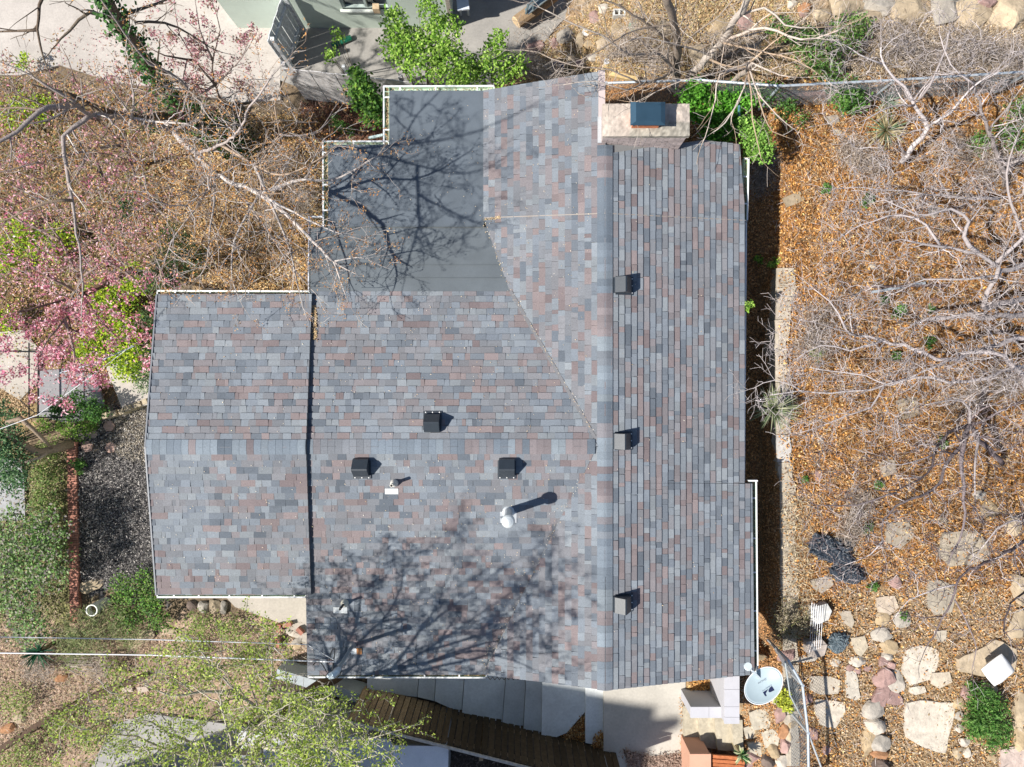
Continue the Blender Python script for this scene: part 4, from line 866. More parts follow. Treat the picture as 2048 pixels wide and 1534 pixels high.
# ---- rocks
RC = dict(pink=(.38, .25, .225), tan=(.42, .32, .20), grey=(.37, .335, .29), white=(.50, .45, .385), rust=(.40, .21, .11), dark=(.17, .13, .11), buff=(.45, .36, .25))
ROCKS = [  # x y sx sy h colour rot label  (px sizes)
 (1715, 1322, 36, 24, .2, 'white', .1, 'pale oblong rock at the top of the narrow flagstone'), (1698, 1336, 14, 14, .12, 'pink', 0, 'small pink rock above the narrow upright flagstone'),
 (1713, 1340, 20, 12, .1, 'pink', .2, 'flat pink pebble in the short row above the narrow flagstone'), (1737, 1338, 22, 14, .12, 'pink', .4, 'pink rock at the right end of the short pebble row'),
 (1766, 1320, 22, 30, .25, 'pink', .3, 'wine pink rock in the middle of the rubble row'), (1781, 1331, 16, 24, .2, 'pink', -.2, 'pale pink rock touching the wine pink one'),
 (1775, 1312, 28, 24, .22, 'white', -.4, 'curved whitish rock above the wine pink one'), (1778, 1292, 36, 36, .28, 'tan', 0, 'rounded tan boulder in the upper rubble row'),
 (1764, 1268, 40, 34, .25, 'white', .3, 'cream boulder at the top of the rubble row'), (1766, 1238, 34, 30, .2, 'tan', .2, 'tan rock on the left above the rubble row'), (1805, 1238, 34, 34, .22, 'grey', .4, 'tilted light grey stone right of the rubble row top'),
 (1768, 1355, 44, 48, .32, 'pink', .1, 'big flat topped pinkish boulder in the rubble row'), (1790, 1362, 40, 50, .22, 'white', .4, 'cream slab like boulder beside the flat topped one'), (1762, 1392, 40, 40, .3, 'pink', 0, 'pinkish boulder low in the rubble row'), (1786, 1398, 42, 30, .22, 'pink', .3, 'dusty pink rock right of the lower rubble row'),
 (1745, 1420, 46, 44, .4, 'grey', .2, 'large rough grey white boulder heading the lower wall of rocks'), (1752, 1452, 44, 40, .4, 'white', .1, 'cracked whitish boulder second in the lower wall of rocks'), (1760, 1484, 42, 36, .4, 'grey', -.1, 'grey boulder with a flat top in the lower wall of rocks'), (1762, 1506, 40, 22, .35, 'rust', 0, 'rusty brown rock wedged in the lower wall of rocks'), (1762, 1530, 44, 26, .35, 'dark', .1, 'dark brown rock at the bottom of the wall of rocks'), (1738, 1480, 28, 60, .3, 'tan', .1, 'long tan rock on the left side of the lower wall of rocks'),
 (1560, 1425, 24, 46, .3, 'pink', .3, 'pink boulder below the yellow green succulent'), (1567, 1462, 20, 38, .28, 'rust', .25, 'rust coloured long boulder between two pink ones'), (1570, 1492, 22, 34, .28, 'pink', .1, 'lower pink boulder beside the leaning fence'), (1563, 1522, 26, 28, .25, 'white', 0, 'pale rock at the bottom edge beside the leaning fence'), (1583, 1448, 26, 16, .2, 'tan', -.6, 'wedge shaped tan rock by the leaning fence'), (1578, 1472, 14, 22, .2, 'buff', .2, 'small buff rock beside the rust coloured boulder'), (1550, 1400, 16, 24, .2, 'white', .4, 'whitish rock right under the satellite dish'),
 (1615, 1397, 20, 26, .2, 'pink', .2, 'pink rock right of the leaning fence post'), (1628, 1468, 22, 26, .2, 'pink', -.2, 'split pink rock right of the lower fence post'), (1653, 1500, 20, 18, .18, 'pink', 0, 'brownish pink rock under the square flagstone'),
 (1575, 1310, 40, 30, .25, 'pink', -.2, 'brownish pink boulder just above the fence corner'), (1520, 1315, 34, 16, .2, 'tan', -.1, 'yellowish tan rock between dish and roof gutter'), (1615, 1315, 46, 18, .2, 'white', -.2, 'long whitish rock below the rod rack'), (1672, 1325, 24, 14, .15, 'white', -.3, 'thin white rock right of the rod rack'),
 (1975, 1380, 34, 34, .28, 'buff', .3, 'round buff rock below the white sack'), (1932, 1385, 28, 26, .2, 'pink', .5, 'pinkish pale rock above the green shrub'), (1916, 1408, 24, 24, .2, 'tan', 0, 'tan rock left of the green shrub top'), (1918, 1432, 20, 20, .18, 'grey', .3, 'greyish rock halfway along the green shrub'), (1919, 1455, 20, 18, .18, 'white', .1, 'white rock left of the green shrub middle'), (1930, 1484, 20, 20, .18, 'white', .6, 'whitish rock left of the green shrub foot'), (1915, 1505, 26, 22, .2, 'buff', 0, 'buff rock below the largest flagstone'), (1935, 1506, 18, 20, .16, 'white', .4, 'small white rock beside the buff one'),
 (2035, 1250, 40, 60, .4, 'buff', .2, 'big buff boulder at the right edge above the sack'), (2042, 1180, 40, 70, .4, 'buff', -.1, 'tall buff boulder at the right edge in the twigs'), (2040, 1420, 30, 80, .35, 'buff', .1, 'long buff boulder at the right edge beside the green shrub'), (2040, 1480, 34, 50, .3, 'tan', 0, 'tan boulder at the right edge near the bottom corner'), (1985, 1515, 24, 16, .12, 'tan', .4, 'small square tan stone near the bottom right corner'),
 (1790, 1165, 30, 24, .2, 'pink', 0, 'pink rock among the twigs above the rubble row'), (1638, 950, 16, 26, .1, 'pink', 0, 'small dark pink stone in the litter right of the wall'), (1885, 1040, 26, 18, .15, 'buff', .1, 'buff stone under the fine twigs near the branch'), (1980, 1020, 40, 34, .2, 'tan', .3, 'tan boulder near the right edge above the flagstones'), (1960, 990, 30, 20, .2, 'grey', 0, 'grey stone near the right edge under twigs'), (2030, 1050, 30, 40, .3, 'buff', .2, 'buff boulder touching the right edge'),
 (1640, 882, 14, 14, .1, 'white', 0, 'small round pale stone right of the wall by the yucca'), (1770, 325, 14, 12, .1, 'white', .3, 'small pinkish white stone below the cut branch'), (1733, 575, 14, 12, .1, 'pink', 0, 'small pink stone by the pale metal bar'), (1870, 600, 24, 14, .12, 'pink', .2, 'dusty pink stone right of the pale metal bar'), (1749, 654, 16, 10, .1, 'white', 0, 'small whitish stone in the litter centre'), (1738, 505, 16, 10, .1, 'white', .4, 'pale stone in the litter above the metal bar'), (1745, 532, 16, 12, .1, 'white', -.3, 'second pale stone just above the metal bar'), (1675, 265, 20, 14, .12, 'white', 0, 'light stone near the small grey slab'), (1795, 205, 24, 18, .15, 'white', .1, 'white stone under the top fence rail'), (1868, 425, 22, 26, .15, 'white', .2, 'light grey stone amid upper branches'),
 (1490, 40, 46, 40, .35, 'pink', .2, 'pinkish boulder among the twigs at the top'), (1440, 60, 50, 40, .35, 'tan', .1, 'large tan boulder behind the chimney tree'), (1400, 110, 60, 44, .35, 'buff', .2, 'buff boulder between the two chimney tree trunks'), (1330, 60, 50, 36, .3, 'buff', 0, 'buff boulder left of the chimney tree trunk'), (1300, 100, 36, 26, .25, 'tan', .3, 'tan boulder above the short yellow plank'), (1190, 35, 30, 26, .25, 'pink', .2, 'pinkish rock in the pile near the cinder block'), (1210, 15, 24, 20, .2, 'white', 0, 'small pale rock at the very top of the pile'),
 (1130, 72, 42, 30, .3, 'grey', -.2, 'speckled grey boulder above the blue bucket'), (1160, 82, 22, 34, .3, 'buff', .3, 'upright buff rock beside the speckled grey boulder'), (1110, 85, 20, 22, .2, 'pink', 0, 'brown pink rock left of the speckled boulder'), (1078, 90, 30, 24, .25, 'pink', .2, 'rosy pink rock at the edge of the terrace'), (1062, 102, 24, 26, .25, 'pink', .5, 'mauve pink rock left of the rosy one'), (1055, 112, 12, 14, .15, 'white', 0, 'small pale rock at the left end of the rock row'), (1145, 118, 26, 22, .2, 'buff', .4, 'cream yellow rock right of the blue bucket'), (1162, 128, 26, 20, .2, 'pink', .1, 'pale pink rock next to the cream yellow one'), (1190, 115, 34, 18, .2, 'white', -.1, 'flat whitish rock above the gable peak'), (1180, 92, 30, 20, .2, 'tan', .2, 'tan rock in the middle of the rock pile'), (1210, 88, 34, 22, .2, 'buff', -.3, 'buff rock on the right of the rock pile'), (1240, 60, 40, 28, .25, 'tan', .2, 'tan boulder below the cinder block'),
 (1610, 15, 30, 22, .25, 'rust', -.3, 'rust orange rock at the top edge'), (1585, 8, 24, 18, .2, 'white', 0, 'whitish rock left of the rust orange one'), (1605, 30, 16, 14, .15, 'pink', 0, 'small pink rock below the rust orange one'), (1640, 30, 40, 26, .3, 'buff', .2, 'buff rock in the stone bank right of the rust orange one'),
 (1690, 12, 60, 44, .5, 'buff', .3, 'wide buff block of the stone bank at the top edge'), (1755, 8, 60, 40, .5, 'grey', -.2, 'grey buff block of the stone bank'), (1740, 35, 60, 24, .4, 'buff', -.3, 'low buff block under the grey one'), (1815, 22, 70, 40, .5, 'buff', .1, 'large cream block of the stone bank'), (1890, 15, 50, 60, .5, 'grey', 0, 'square greyish block of the stone bank'), (1950, 20, 60, 50, .5, 'buff', .2, 'cream block of the stone bank near the right corner'), (2020, 25, 60, 60, .5, 'buff', -.1, 'last cream block of the stone bank in the corner'), (1960, 10, 40, 18, .55, 'pink', 0, 'pink stone on top of the bank near the corner'),
 (280, 1278, 64, 30, .3, 'buff', -.3, 'large pale ribbed boulder between the two overhead cables'), (245, 1290, 26, 18, .2, 'tan', 0, 'orange tan rock left of the ribbed boulder'), (365, 1277, 32, 14, .15, 'white', -.1, 'flat white stone right of the ribbed boulder'), (340, 1262, 40, 16, .15, 'buff', .3, 'buff stone above the flat white one'), (408, 1215, 26, 26, .3, 'grey', .2, 'grey rock under the lower left gutter'), (430, 1214, 26, 26, .3, 'buff', 0, 'mossy buff rock next to it under the gutter'), (382, 1210, 22, 22, .25, 'dark', 0, 'dark rock at the left of the rocks under the gutter'), (447, 1216, 18, 28, .25, 'grey', .1, 'thin grey rock at the right of the rocks under the gutter'),
 (175, 1172, 50, 26, .2, 'buff', -.3, 'cream rock beside the brick edging'), (275, 1170, 32, 12, .15, 'tan', 0, 'tan rock at the foot of the mulch bed'), (172, 1335, 30, 14, .2, 'tan', .1, 'round stump like tan rock below the cables'), (128, 1333, 15, 15, .3, 'buff', 0, 'small round buff stone standing in dry grass'), (122, 1358, 26, 16, .2, 'rust', -.2, 'orange rock below the round buff stone'), (40, 1437, 28, 20, .2, 'buff', .1, 'buff rock at the lower left'), (18, 1456, 34, 20, .2, 'rust', -.3, 'orange brown rock at the left edge'), (182, 1348, 20, 14, .2, 'tan', 0, 'small tan rock near the stump like one'),
 (590, 1268, 26, 14, .2, 'white', .2, 'white rubble stone beside the wall of the house corner'), (596, 1282, 24, 14, .2, 'grey', -.2, 'grey rubble stone between house and path'), (578, 1262, 18, 14, .15, 'white', .1, 'small pale rubble stone at the path end'), (594, 1279, 0, 0, 0, None, 0, ''), (593, 1290, 24, 16, .15, 'tan', 0, 'round tan stone at the house corner'),
 (1530, 1452, 0, 0, 0, None, 0, ''), (1502, 1512, 40, 26, .3, 'pink', .1, 'brown pink rock at the bottom edge left of the fence'), (1535, 1522, 36, 22, .3, 'dark', .2, 'dark rock in the shade at the bottom edge'), (1490, 1528, 30, 20, .3, 'pink', 0, 'rosy rock beside the rust red box'), (1548, 1502, 24, 30, .25, 'tan', .2, 'shaded tan rock left of the lower pink boulder')]
for i, (x, y, sx, sy, h, cn, rot, lb) in enumerate(ROCKS):
    if not cn: continue
    h *= .72; sx, sy = (sx*1.3, sy*1.35) if (y < 50 and x > 1650) else (sx, sy); c = Wg(x, y, h*.2); k = (CAMZ-c[2])/F; mb = MB(); rr = random.Random(i)
    rock_mesh(mb, c, (sx*k, sy*k, h), np.array(RC[cn])*rr.uniform(.85, 1.1), i+40, sub=3, rot=-rot, rough=.28)
    single(mb, 'rock', 'stone', lb, 'rock', 'loose rocks and boulders')
# red bricks by the path
for x, y, s_, rz, lb in ((558, 1256, .2, 1.5, 'upright red brick at the path end beside the house'), (575, 1249, .22, .2, 'red brick on top of the rubble at the path end'), (600, 1262, .2, -.8, 'slanting red brick leading to the house corner'), (556, 1285, .22, 1.5, 'lower red brick in the column beside the rubble')):
    c = W(x, y, .15); mb = MB(); mb.box((c[0], c[1], .1), (s_, .1, .2), (.36, .16, .12), rz=rz); single(mb, 'brick', 'brick', lb, 'brick', 'loose red bricks by the path')

mb = MB(); P_ = [W(-60, 1535, .12), W(0, 1498, .12), W(110, 1428, .12), W(205, 1385, .12), W(290, 1352, .12)]
te = thing('timber_edging', P_[0], 'dark landscape timber edging slanting across the lower left gravel', 'edging')
for a, b in zip(P_[:-1], P_[1:]): mb = MB(); mb.beam((a[0], a[1], .08), (b[0], b[1], .08), .14, .22, (.10, .065, .045)); mb.build('timber', 'wood', te)
flag([(238, 1375), (262, 1366), (268, 1384), (246, 1386)], 'pale pinkish flagstone just below the timber edging', (.52, .42, .36)); flag([(272, 1374), (292, 1372), (300, 1382), (276, 1388)], 'little pale flagstone right of the pinkish one by the timber', (.52, .43, .36))
# ================================================================== TREES
GREYB = [(.42, .37, .36), (.36, .32, .31), (.48, .43, .41)]
def rv(rnd): 
    while True:
        v = Vector((rnd.uniform(-1, 1), rnd.uniform(-1, 1), rnd.uniform(-1, 1)))
        if .05 < v.length < 1: return v.normalized()
class Tree:
    def __init__(s, seed, barks, flat=.55, wander=.16, up=.05, spread=(32, 62), dens=(3.2, 5, 7), lens=(.62, .55, .5), rmin=.0028, bias=None, zlim=(0, 99), segs=5, curl=.0, tipkeep=True):
        s.r = random.Random(seed); s.lines = {5: [], 4: [], 3: []}; s.tips = []; s.b = barks; s.flat = flat; s.wander = wander; s.up = up; s.spread = spread; s.dens = dens; s.lens = lens; s.rmin = rmin; s.bias = Vector(bias) if bias else Vector((0, 0, 0)); s.zlim = zlim; s.segs = segs; s.curl = curl; s.trunk = []
    def col(s, r):
        c = np.array(s.b[s.r.randrange(len(s.b))])*s.r.uniform(.8, 1.2); return c
    def grow(s, p, d, L, r, depth, maxd):
        rnd = s.r; n = s.segs if L > .25 else 3; st = L/n; pts = [p.copy()]; d = d.normalized(); cr = rv(rnd)*s.curl
        for i in range(n):
            d = d+rv(rnd)*s.wander+s.bias*.06+cr; d.z = d.z*(1-.12*s.flat)+s.up*.3
            if p.z < s.zlim[0]: d.z += .25
            if p.z > s.zlim[1]: d.z -= .2
            d.normalize(); p = p+d*st; pts.append(p.copy())
        r1 = max(r*.32, s.rmin*.8); r = max(r, s.rmin); s.lines[5 if r > .03 else (4 if r > .012 else 3)].append(([tuple(q) for q in pts], r, r1, s.col(r)))
        s.children(pts, L, r, r1, depth, maxd)
        if depth >= maxd-1: s.tips += [(q, depth) for q in pts[1:]]
    def children(s, pts, L, r0, r1, depth, maxd, dens=None, t0=.18):
        if depth >= maxd: return
        rnd = s.r; D = (dens or s.dens[min(depth, len(s.dens)-1)]); n = L*D; n = int(n)+(rnd.random() < n-int(n)); m = len(pts)-1
        for i in range(n):
            t = t0+(1-t0)*(i+rnd.random())/max(1, n); f = t*m; k = min(int(f), m-1); P = pts[k].lerp(pts[k+1], f-k); T = (pts[k+1]-pts[k]).normalized()
            side = T.cross(rv(rnd)); side.z *= (1-s.flat*.6); side.normalize(); a = R(rnd.uniform(*s.spread)); d = T*math.cos(a)+side*math.sin(a)
            l = s.lens[min(depth, len(s.lens)-1)]*rnd.uniform(.45, 1.15)*(1.15-.55*t); l = min(l, L*.9+.15)
            rr = (r0+(r1-r0)*t)*rnd.uniform(.45, .68); s.grow(P, d, l, min(rr, .012+l*.02), depth+1, maxd)
    def limb(s, pix, r0, r1, maxd=3, dens=None, t0=.05, world=False, tip=True, jit=.03):
        P = [Vector(p) if world else Vector(W(*p)) for p in pix]; out = []
        for i in range(len(P)-1):
            a = P[max(i-1, 0)]; b = P[i]; c = P[i+1]; d = P[min(i+2, len(P)-1)]; n = max(2, int((c-b).length/.22))
            for k in range(n):
                t = k/n; q = .5*((2*b)+(c-a)*t+(2*a-5*b+4*c-d)*t*t+(3*b-a-3*c+d)*t**3); out.append(q+rv(s.r)*jit*min(1, r0*12))
        out.append(P[-1]); L = sum((out[i+1]-out[i]).length for i in range(len(out)-1))
        n = len(out); rad = [r0+(r1-r0)*(i/(n-1))**.8 for i in range(n)]; s.trunk.append((out, rad, s.col(r0)))
        s.children(out, L, r0, r1, 0, maxd, dens, t0)
        if tip: s.grow(out[-1], out[-1]-out[-2], .5, r1, 1, maxd)
        return out
    def fill(s, poly, n, z, r0=.013, maxd=3, dens=3.0, zj=.25, reach=2.2):
        """space filling: side limbs grown from the nearest wood towards targets spread over the crown"""
        nodes = [p for out, _, _ in s.trunk for p in out]; A = np.array([tuple(p) for p in nodes])
        q = pts_in(poly, n); q = q[~((q[:, 0] > 600) & (q[:, 1] < 1385) & (q[:, 1] > 1290))]; Tg = np.array([W(a, b, z+s.r.gauss(0, zj)) for a, b in q])
        left = list(range(len(Tg)))
        while left:
            D = np.linalg.norm(Tg[left][:, None]-A[None], axis=2); k = np.unravel_index(np.argmin(D), D.shape); i = left.pop(int(k[0])); d = float(D[k])
            if d < .12: continue
            a = Vector(A[k[1]]); b = Vector(Tg[i])
            if d > reach: continue
            m = 6; c1 = rv(s.r)*d*.12; c1.z = abs(c1.z)*.8; pts = [a.lerp(b, t/m)+c1*math.sin(math.pi*t/m)+(rv(s.r)*.03*d**.5 if 0 < t < m else Vector((0, 0, 0))) for t in range(m+1)]
            r = r0*min(1.5, .55+.45*d); s.lines[4].append(([tuple(p) for p in pts], r, r*.4, s.col(r))); s.children(pts, d, r, r*.4, maxd-2, maxd, dens, .1)
            A = np.vstack([A, np.array([tuple(p) for p in pts[2:]])])
    def build(s, name, loc, label, cat='tree', group=None, barkmat='bark', twigcol=None):
        t = thing(name, loc, label, cat, group); mb = MB()
        for out, rad, c in s.trunk: mb.tube(out, rad, c, 9 if rad[0] > .05 else 6)
        mb.build('trunk', barkmat, t, smooth=True); mb = MB(); n = 0
        for k, L in s.lines.items():
            if L: batch_tubes(mb, L, k); n += len(L)
        if n: mb.build('branches', barkmat, t, smooth=True)
        s.n = n; return t
def jitter(pts, n, rad, up=0):
    """n leaf positions gathered round randomly chosen tips"""
    P = np.array([tuple(q) for q, _ in pts]); k = RNG.integers(0, len(P), n); return P[k]+RNG.normal(size=(n, 3))*rad
PALE = [(.42, .37, .34), (.35, .30, .28), (.50, .45, .42)]
BRN = [(.32, .24, .18), (.40, .31, .24), (.46, .40, .36)]

# --- T1 big bare tree, upper left, reaching over the low roof
T = Tree(1, PALE+BRN[:1], flat=.5, dens=(2.6, 3.6, 4.0), lens=(1.0, .55, .34), spread=(28, 60), up=.04, rmin=.0042, wander=.17)
T.limb([(330, 235, 1.5), (345, 262, 2.8), (391, 308, 3.6), (430, 347, 4.1), (519, 389, 4.7), (586, 440, 4.9), (640, 497, 4.8), (667, 523, 4.7)], .085, .028, 3, dens=2.0)
T.limb([(667, 523, 4.7), (683, 565, 4.7), (692, 592, 4.6)], .02, .008, 3, dens=4)
T.limb([(667, 523, 4.7), (715, 515, 4.7), (737, 520, 4.7)], .018, .006, 3, dens=4)
T.limb([(519, 389, 4.7), (560, 372, 4.8), (610, 358, 4.9), (660, 362, 5.0), (712, 338, 5.1), (755, 312, 5.1)], .045, .010, 3, dens=2.6)
T.limb([(391, 308, 3.6), (470, 372, 4.2), (523, 378, 4.7), (522, 330, 5.2), (558, 268, 5.6), (550, 210, 5.9), (572, 155, 6.1)], .036, .010, 3, dens=2.4)
T.limb([(558, 268, 5.6), (600, 272, 5.6), (640, 260, 5.5), (664, 236, 5.4)], .022, .006, 3, dens=3)
T.limb([(345, 262, 2.8), (265, 236, 4.0), (183, 230, 5.0), (157, 214, 5.4), (130, 190, 5.7), (60, 150, 6.1)], .08, .02, 3, dens=2.2)
T.limb([(157, 214, 5.4), (95, 213, 5.9), (60, 240, 6.0), (0, 285, 6.2), (-60, 300, 6.4)], .06, .02, 3, dens=2)
T.limb([(183, 230, 5.0), (128, 275, 5.2), (133, 340, 5.3), (143, 400, 5.3), (150, 450, 5.2), (157, 490, 5.2), (163, 540, 5.1), (165, 590, 5.0)], .05, .012, 3, dens=2.4)
T.limb([(143, 400, 5.3), (90, 405, 5.5), (20, 437, 5.6), (-40, 450, 5.7)], .035, .012, 3, dens=2)
T.limb([(265, 236, 4.0), (320, 245, 4.6), (370, 248, 5.0), (400, 262, 5.2)], .03, .008, 3, dens=3)
T.limb([(260, 250, 4.2), (268, 200, 5.0), (262, 160, 5.6), (250, 105, 6.0), (262, 50, 6.4)], .028, .008, 3, dens=2.5)
T.limb([(430, 347, 4.1), (428, 400, 4.9), (418, 470, 5.1), (412, 530, 5.1), (390, 560, 5.0)], .035, .008, 3, dens=3.2)
T.limb([(470, 372, 4.2), (520, 440, 4.6), (560, 500, 4.6), (600, 552, 4.5), (622, 578, 4.4)], .03, .008, 3, dens=3.4)
T.limb([(430, 347, 4.1), (390, 420, 4.9), (350, 470, 5.0), (320, 560, 5.0), (362, 550, 5.0)], .028, .007, 3, dens=3)
T.limb([(519, 389, 4.7), (470, 480, 4.9), (465, 560, 4.8), (480, 600, 4.7)], .028, .007, 3, dens=3.4)
T.limb([(345, 262, 2.8), (410, 225, 4.2), (350, 152, 5.6), (300, 130, 6.0), (250, 70, 6.5), (205, 0, 7.0), (190, -50, 7.2)], .045, .012, 3, dens=2.0)
# high limbs that throw their shadow on the low roof
T.limb([(391, 308, 3.6), (440, 290, 5.6), (478, 262, 6.8), (500, 215, 7.6), (545, 150, 8.2)], .042, .012, 3, dens=1.5)
T.limb([(440, 290, 5.6), (510, 330, 6.2), (560, 350, 6.5), (620, 330, 6.8), (660, 300, 6.9)], .032, .009, 3, dens=1.8)
T.limb([(510, 330, 6.2), (540, 400, 6.0), (570, 470, 5.8), (590, 540, 5.6), (600, 590, 5.5)], .034, .008, 3, dens=2.2)
T.limb([(540, 400, 6.0), (590, 425, 6.0), (640, 452, 6.0), (690, 470, 6.0)], .026, .008, 3, dens=2.2)
T.fill([(0, 120), (300, 120), (640, 260), (760, 330), (740, 560), (520, 600), (300, 560), (60, 420), (0, 300)], 260, 5.0, r0=.012, dens=4.0); T.fill([(250, 200), (560, 150), (640, 300), (610, 560), (300, 600), (230, 400)], 190, 6.3, r0=.014, dens=3.4, zj=.5)
t1 = T.build('bare_tree', W(330, 235, 0), 'large bare tree with pale limbs and brown seed tufts overhanging the dark flat roof')
mb = MB(); tp = jitter([q for q in T.tips if q[0].z > 3], 9000, .035); 
leaf_quads(mb, tp, .042, pick([(.48, .22, .07), (.56, .29, .10), (.38, .18, .07), (.50, .33, .16)], 9000), .4, .3); mb.build('seed_tufts', 'litter', t1)

# --- ivy covered leaning trunk
T = Tree(2, [(.16, .12, .09), (.2, .16, .12)], dens=(1.5, 3), lens=(.8, .4), rmin=.005)
ivy = T.limb([(470, 305, 0), (430, 272, 1.2), (370, 230, 2.4), (335, 185, 3.6), (300, 130, 4.8), (270, 90, 5.6), (240, 48, 6.2), (212, 0, 6.8), (196, -50, 7.2)], .17, .10, 2, dens=.8)
T.limb([(370, 230, 2.4), (290, 232, 3.2), (225, 228, 4.0), (170, 205, 4.6), (125, 185, 5.0)], .10, .04, 2, dens=1)
T.limb([(240, 48, 6.2), (180, 25, 6.5), (140, 60, 6.6), (112, 90, 6.7)], .04, .012, 3, dens=2)
T.limb([(200, -30, 6.9), (100, -20, 6.6), (80, 10, 6.6), (76, 60, 6.5), (84, 105, 6.4)], .045, .015, 3, dens=2)
T.limb([(76, 60, 6.5), (30, 62, 6.5), (-30, 66, 6.5)], .03, .01, 3, dens=2)
T.limb([(300, 130, 4.8), (360, 165, 5.0), (400, 195, 5.0), (450, 200, 4.8), (485, 232, 4.6)], .05, .012, 3, dens=2.2)
T.limb([(240, 30, 6.4), (290, 15, 6.4), (340, -5, 6.4)], .04, .015, 3, dens=2.5)
T.limb([(270, 45, 6.2), (330, 45, 5.9), (380, 70, 5.6), (420, 95, 5.3)], .03, .01, 3, dens=3)
iv = T.build('ivy_tree', W(470, 305, 0), 'dark leaning trunk wrapped in green ivy in the upper left', 'tree')
P = []
for i, q in enumerate(ivy):
    f = i/len(ivy); m = int(95*(.55+.6*abs(math.sin(i*.9))))
    P.append(np.array(tuple(q))+RNG.normal(size=(m, 3))*np.array((.12, .12, .09))+np.array((0, 0, .08)))
P = np.concatenate(P); mb = MB(); leaf_quads(mb, P, .075, pick([(.035, .10, .02), (.05, .14, .03), (.02, .07, .02), (.09, .22, .05)], len(P), .3), .8, .45); mb.build('ivy_leaves', 'leaf', iv)

# --- chimney trees
T = Tree(3, [(.40, .34, .30), (.47, .41, .36), (.33, .27, .22)], flat=.4, dens=(2.6, 3.4, 3.6), lens=(.95, .6, .34), rmin=.0042)
T.limb([(1352, 172, 1.9), (1350, 140, 2.6), (1355, 100, 3.4), (1348, 50, 4.4), (1335, 0, 5.2), (1330, -60, 6)], .10, .07, 3, dens=1.6)
T.limb([(1352, 150, 2.6), (1320, 110, 3.6), (1260, 108, 4.4), (1200, 70, 5.0), (1130, 40, 5.2), (1090, 20, 5.3)], .04, .010, 3, dens=2.2)
T.limb([(1355, 100, 3.4), (1310, 60, 4.4), (1250, 20, 5.2), (1190, -10, 5.6)], .04, .012, 3, dens=2.2)
T.limb([(1352, 140, 2.7), (1290, 165, 4.2), (1220, 140, 4.9), (1140, 130, 5.1), (1075, 105, 5.1), (1045, 100, 5.1)], .032, .008, 3, dens=2.0)
T.limb([(1290, 165, 4.2), (1250, 180, 5.0), (1190, 162, 5.2), (1125, 170, 5.2)], .022, .006, 3, dens=1.8)
T.limb([(1355, 100, 3.4), (1400, 60, 4.4), (1440, 30, 5.2), (1480, -20, 5.6)], .03, .010, 3, dens=2)
T.limb([(1348, 50, 4.4), (1270, 60, 5.0), (1200, 100, 5.4), (1160, 120, 5.5)], .025, .008, 3, dens=2.4)
T.fill([(1040, 90), (1100, 0), (1360, -20), (1360, 200), (1150, 200)], 60, 5.0, r0=.011, dens=3); T.build('bare_tree', W(1352, 172, 1.6), 'bare grey tree behind the chimney whose thin twigs reach over the gable')
T = Tree(4, [(.56, .49, .43), (.50, .42, .36), (.42, .31, .22)], flat=.4, dens=(2.4, 3.2, 3.4), lens=(.95, .6, .34), rmin=.0042)
T.limb([(1380, 152, 2.1), (1400, 130, 2.7), (1440, 85, 3.6), (1475, 35, 4.6), (1495, 0, 5.2), (1520, -50, 6)], .085, .06, 3, dens=1.6)
T.limb([(1440, 85, 3.6), (1480, 70, 4.2), (1530, 55, 4.7), (1600, 78, 5.0), (1650, 72, 5.1), (1690, 52, 5.2)], .04, .010, 3, dens=2.2)
T.limb([(1475, 35, 4.6), (1530, 15, 5.0), (1570, 50, 5.2), (1630, 55, 5.3)], .03, .010, 3, dens=2.2)
T.limb([(1440, 85, 3.6), (1510, 100, 4.6), (1590, 120, 5.0), (1642, 152, 5.0)], .025, .008, 3, dens=2)
T.limb([(1420, 110, 3.2), (1340, 85, 4.4), (1280, 75, 4.8), (1240, 90, 5)], .025, .008, 3, dens=2)
T.fill([(1340, 0), (1640, 0), (1640, 170), (1380, 200)], 45, 4.9, r0=.011, dens=3); T.build('bare_tree', W(1380, 152, 1.8), 'pale barked bare tree slanting up to the right behind the chimney')
T = Tree(5, [(.54, .46, .40), (.46, .34, .24), (.56, .50, .45)], flat=.3, dens=(2.0, 2.6, 3), lens=(.8, .45, .3), rmin=.0045, up=0)
T.limb([(1460, 166, 2.4), (1480, 152, 3.3), (1496, 138, 4.1), (1500, 125, 4.5)], .06, .05, 2, dens=0, tip=False)
for q in ([(1496, 138, 4.1), (1488, 175, 4.4), (1470, 215, 4.3), (1462, 250, 4.0), (1480, 262, 3.8)], [(1496, 138, 4.1), (1502, 185, 4.5), (1505, 240, 4.5), (1518, 300, 4.3), (1525, 322, 4.2)], [(1497, 135, 4.2), (1515, 185, 4.6), (1535, 210, 4.6), (1570, 245, 4.5), (1595, 262, 4.4)],
          [(1515, 185, 4.6), (1528, 230, 4.4), (1545, 262, 4.3), (1590, 280, 4.2)], [(1497, 135, 4.2), (1440, 150, 4.6), (1430, 200, 4.5), (1415, 260, 4.3), (1405, 285, 4.3)], [(1480, 200, 4.4), (1450, 245, 4.3), (1425, 265, 4.2)],
          [(1500, 125, 4.5), (1540, 90, 4.9), (1580, 60, 5.1)], [(1500, 125, 4.5), (1420, 150, 4.7), (1370, 160, 4.7), (1310, 185, 4.7), (1270, 205, 4.7)], [(1500, 125, 4.5), (1560, 150, 4.7), (1600, 155, 4.7)]):
    T.limb(q, .022, .006, 2, dens=2.2)
T.build('bare_tree', W(1460, 166, 2.2), 'cut back bare tree with drooping whips right of the chimney')

